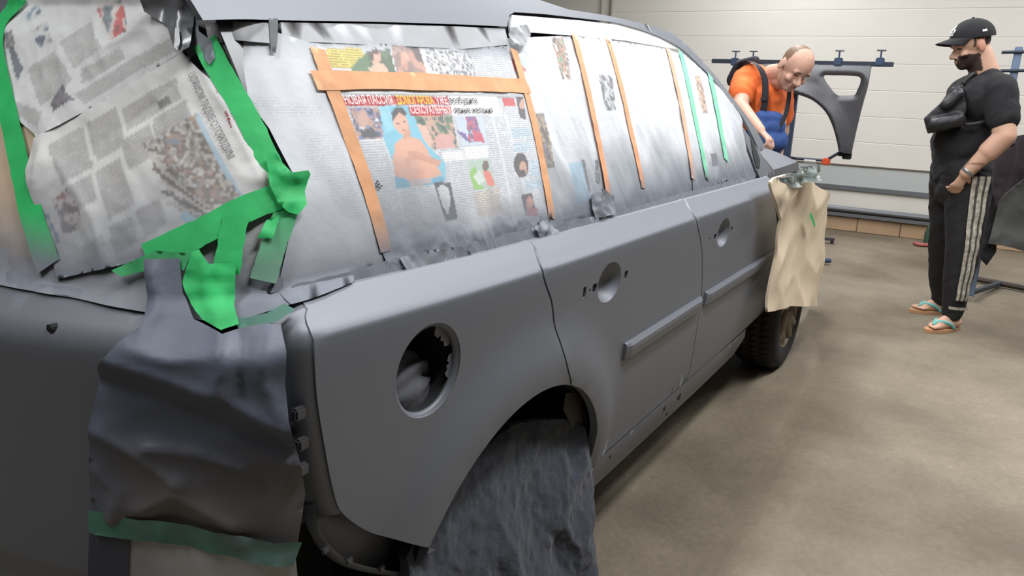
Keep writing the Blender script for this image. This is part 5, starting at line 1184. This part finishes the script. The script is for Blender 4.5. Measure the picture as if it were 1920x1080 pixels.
z_ = MB(); z_.box(onX((1549, 303), SX), (.05, .055, .05), bev=.008); z_.build('orange_knob', mat('orange_plastic', (226, 92, 48), .5), st)['label'] = 'orange plastic knob'
z_ = MB(); z_.tube([onX((1508, 301), SX), onX((1530, 303), SX)], .016, 8); z_.build('white_sleeve', mat('white_plastic', (210, 208, 204), .5), st)
gy = pb2[1]
for (ax_, ay) in ((.45, .35), (.45, -.35), (-.25, 0)):
    z_ = MB(); z_.tube([(SX + .05, gy, .06), (SX + .05 + ax_, gy + ay, .03)], .02, 8); z_.build('foot', M_BSTEEL, st)
# the loose front wing clamped to the bar
def fwing(y, z): return np.asarray(y) * 0 + SX - .05
WS = Plane(lambda y, z: SX - .055 + 0 * np.asarray(y))
wo = smooth_line([(1632, 124), (1627, 160), (1616, 200), (1604, 250), (1596, 289)], 5)[:-1]
wing_px = [(1378, 128), (1392, 121), (1440, 119), (1500, 118), (1560, 117), (1622, 119), (1632, 124)] + [tuple(p) for p in wo[1:]] + [(1596, 289), (1585, 287), (1573, 283)] + [tuple(p) for p in smooth_line([(1571, 270), (1563, 240), (1550, 212), (1530, 192), (1508, 181), (1480, 175), (1440, 180), (1408, 200), (1390, 240), (1384, 285)], 4)] + [(1368, 285), (1362, 230), (1366, 170)]
hole_px = [(1542, 143), (1560, 141), (1600, 142), (1612, 146), (1612, 156), (1606, 170), (1601, 178), (1580, 179), (1568, 178), (1556, 166)]
arch_uv = np.array([WS.hit(p) for p in smooth_line([(1573, 283), (1571, 270), (1563, 240), (1550, 212), (1530, 192), (1508, 181), (1480, 175), (1440, 180), (1408, 200), (1390, 240), (1384, 285)], 4)])
hole_uv = np.array([WS.hit(p) for p in smooth_line(hole_px, 3, True)])
topz = WS.hit((1500, 118))[1]
def wdisp(uv):
    d = pdist(uv, arch_uv, False); h_ = pdist(uv, hole_uv); t = np.clip((topz - uv[:, 1]) / .12, 0, 1)
    return .05 * np.exp(-(d / .07) ** 2) - .03 * np.clip(1 - d / .015, 0, 1) + .045 * np.sin(t * math.pi / 2) - .045 - .02 * np.clip(1 - h_ / .03, 0, 1)
tag(panel('car_wing', [tuple(WS.hit(p)) for p in wing_px], WS, M_WING, None, [hole_uv], .014, disp=wdisp, flange=.03, edge=.014), 'loose dark grey front wing clamped on the stand by the white wall', 'car wing')
wg = bpy.data.objects['car_wing']; z_ = MB(); z_.box(onX((1588, 292), SX - .03), (.05, .06, .05), bev=.006); z_.box(onX((1578, 289), SX - .03), (.04, .05, .03), bev=.004); o = z_.build('mounting_lug', M_DARK, wg)
# short foot of another stand on the floor under the wing
z_ = empty('floor_stand_foot', tuple(onZ((1548, 458), 0))); tag(z_, 'small grey metal stand foot on the floor below the loose wing', 'stand foot')
a, b2 = onZ((1525, 456), 0), onZ((1566, 456), 0); m_ = MB(); m_.box((a + b2) / 2 + (0, 0, .045), (.05, abs(a[1] - b2[1]), .025), bev=.003); m_.build('foot_bar', M_STEEL, z_)
for q in (a * .85 + b2 * .15, a * .15 + b2 * .85): m_ = MB(); m_.box(q + (0, 0, .017), (.04, .025, .034), bev=.002); m_.build('leg', M_STEEL, z_)

# rack with draped covers at the right edge
RX = 6.05
rk = empty('parts_rack', (RX, -.35, 0)); tag(rk, 'blue grey steel rack with cross arms behind the standing person', 'rack')
p_t, p_b = onX((1911, 88), RX), onX((1902, 300), RX); m_ = MB(); m_.box(((p_t[0]), p_t[1], (p_t[2] + .04) / 2), (.045, .045, p_t[2] - .04), bev=.004); m_.build('post', mat('pale_blue_steel', (120, 138, 166), .5, .3), rk)
yb = p_t[1]
for zt in (onX((1905, 96), RX)[2], onX((1905, 131), RX)[2]):
    m_ = MB(); m_.tube([(RX - .03, yb + .09, zt - .01), (RX - .03, yb - .6, zt + .02)], .010, 8); m_.build('cross_arm', M_DSTEEL, rk)
fz = .05; a, b2 = onZ((1826, 522), .03), onZ((1925, 541), .03)
m_ = MB(); m_.tube([a, b2, b2 + (b2 - a) * 1.0], .022, 8); m_.build('base_bar', mat('rusty_dark_bar', (70, 60, 54), .7), rk)
m_ = MB(); m_.tube([(a + b2) / 2, np.array([RX, yb, .06])], .02, 8); m_.build('base_strut', M_DSTEEL, rk)
hz = onX((1870, 268), RX - .05)[2]; ya = onX((1828, 300), RX - .05)[1]
m_ = MB(); m_.tube([(RX - .05, ya + .02, hz - .16), (RX - .05, yb, hz), (RX - .05, yb - .7, hz + .05)], .018, 8); m_.build('hanging_rail', M_DSTEEL, rk)
RS = Plane(lambda y, z: RX - .10 + 0 * np.asarray(y))
def drape(name, label, px, sd, rgb, off, cat):
    base = lin(rgb); L_ = [tuple(RS.hit(p)) for p in px]
    o = panel(name, L_, RS, vcol(name + '_cloth', .9, .2, sheen=.1), None, [], .016, off=off, flange=.03, disp=lambda uv: .055 * ridge(uv[:, 0] * 6 + .3 * uv[:, 1], uv[:, 1] * 1.6, sd, 2) + .008 * fbm(uv[:, 0] * 18, uv[:, 1] * 14, 2, sd), edge=.016,
              paint=lambda uv: (np.tile(base, (len(uv), 1)) * (1 + .25 * fbm(uv[:, 0] * 5, uv[:, 1] * 5, 3, sd))[:, None], np.zeros(len(uv))))
    return tag(o, label, cat)
drape('draped_cover', 'dark maroon grey cover hanging on the rack behind the standing person', [(1850, 300), (1868, 272), (1890, 258), (1960, 246), (2040, 244), (2040, 480), (1960, 470), (1885, 440), (1850, 448), (1836, 430), (1836, 350)], 3, (72, 63, 67), .0, 'cloth cover')
drape('draped_cover', 'lower grey green cloth flap hanging beneath the maroon grey cover', [(1872, 378), (1884, 362), (1925, 330), (2000, 320), (2010, 470), (1920, 466), (1906, 461), (1853, 452), (1862, 420)], 7, (88, 89, 87), .07, 'cloth cover')
drape('draped_cover', 'black cloth hanging low beside the trousers of the standing person', [(1836, 340), (1856, 345), (1872, 395), (1868, 470), (1850, 494), (1838, 480), (1830, 420)], 9, (38, 37, 39), .03, 'cloth cover')
# small coloured things on the floor by the plinth
g_ = onX((1742, 432), X1 - .12); m_ = MB(); m_.lathe((X1 - .15, g_[1], .0), (0, 0, 1), [(.03, .002), (.032, .10), (.02, .14), (.012, .17), (.001, .172)], 14); tag(m_.build('spray_bottle', mat('dark_green_plastic', (50, 80, 62), .5), None, True), 'small dark green bottle on the floor by the tan plinth', 'bottle')
r_ = onZ((1736, 460), .02); m_ = MB(); m_.tube(smooth_line([r_ + (.05, .10, 0), r_ + (0, .05, 0), r_ + (.05, -.06, 0), r_ + (.03, -.20, 0)], 6), .018, 8); tag(m_.build('hose', mat('faded_red_hose', (168, 92, 90), .6), None, True), 'short faded red hose lying on the floor by the plinth', 'hose')
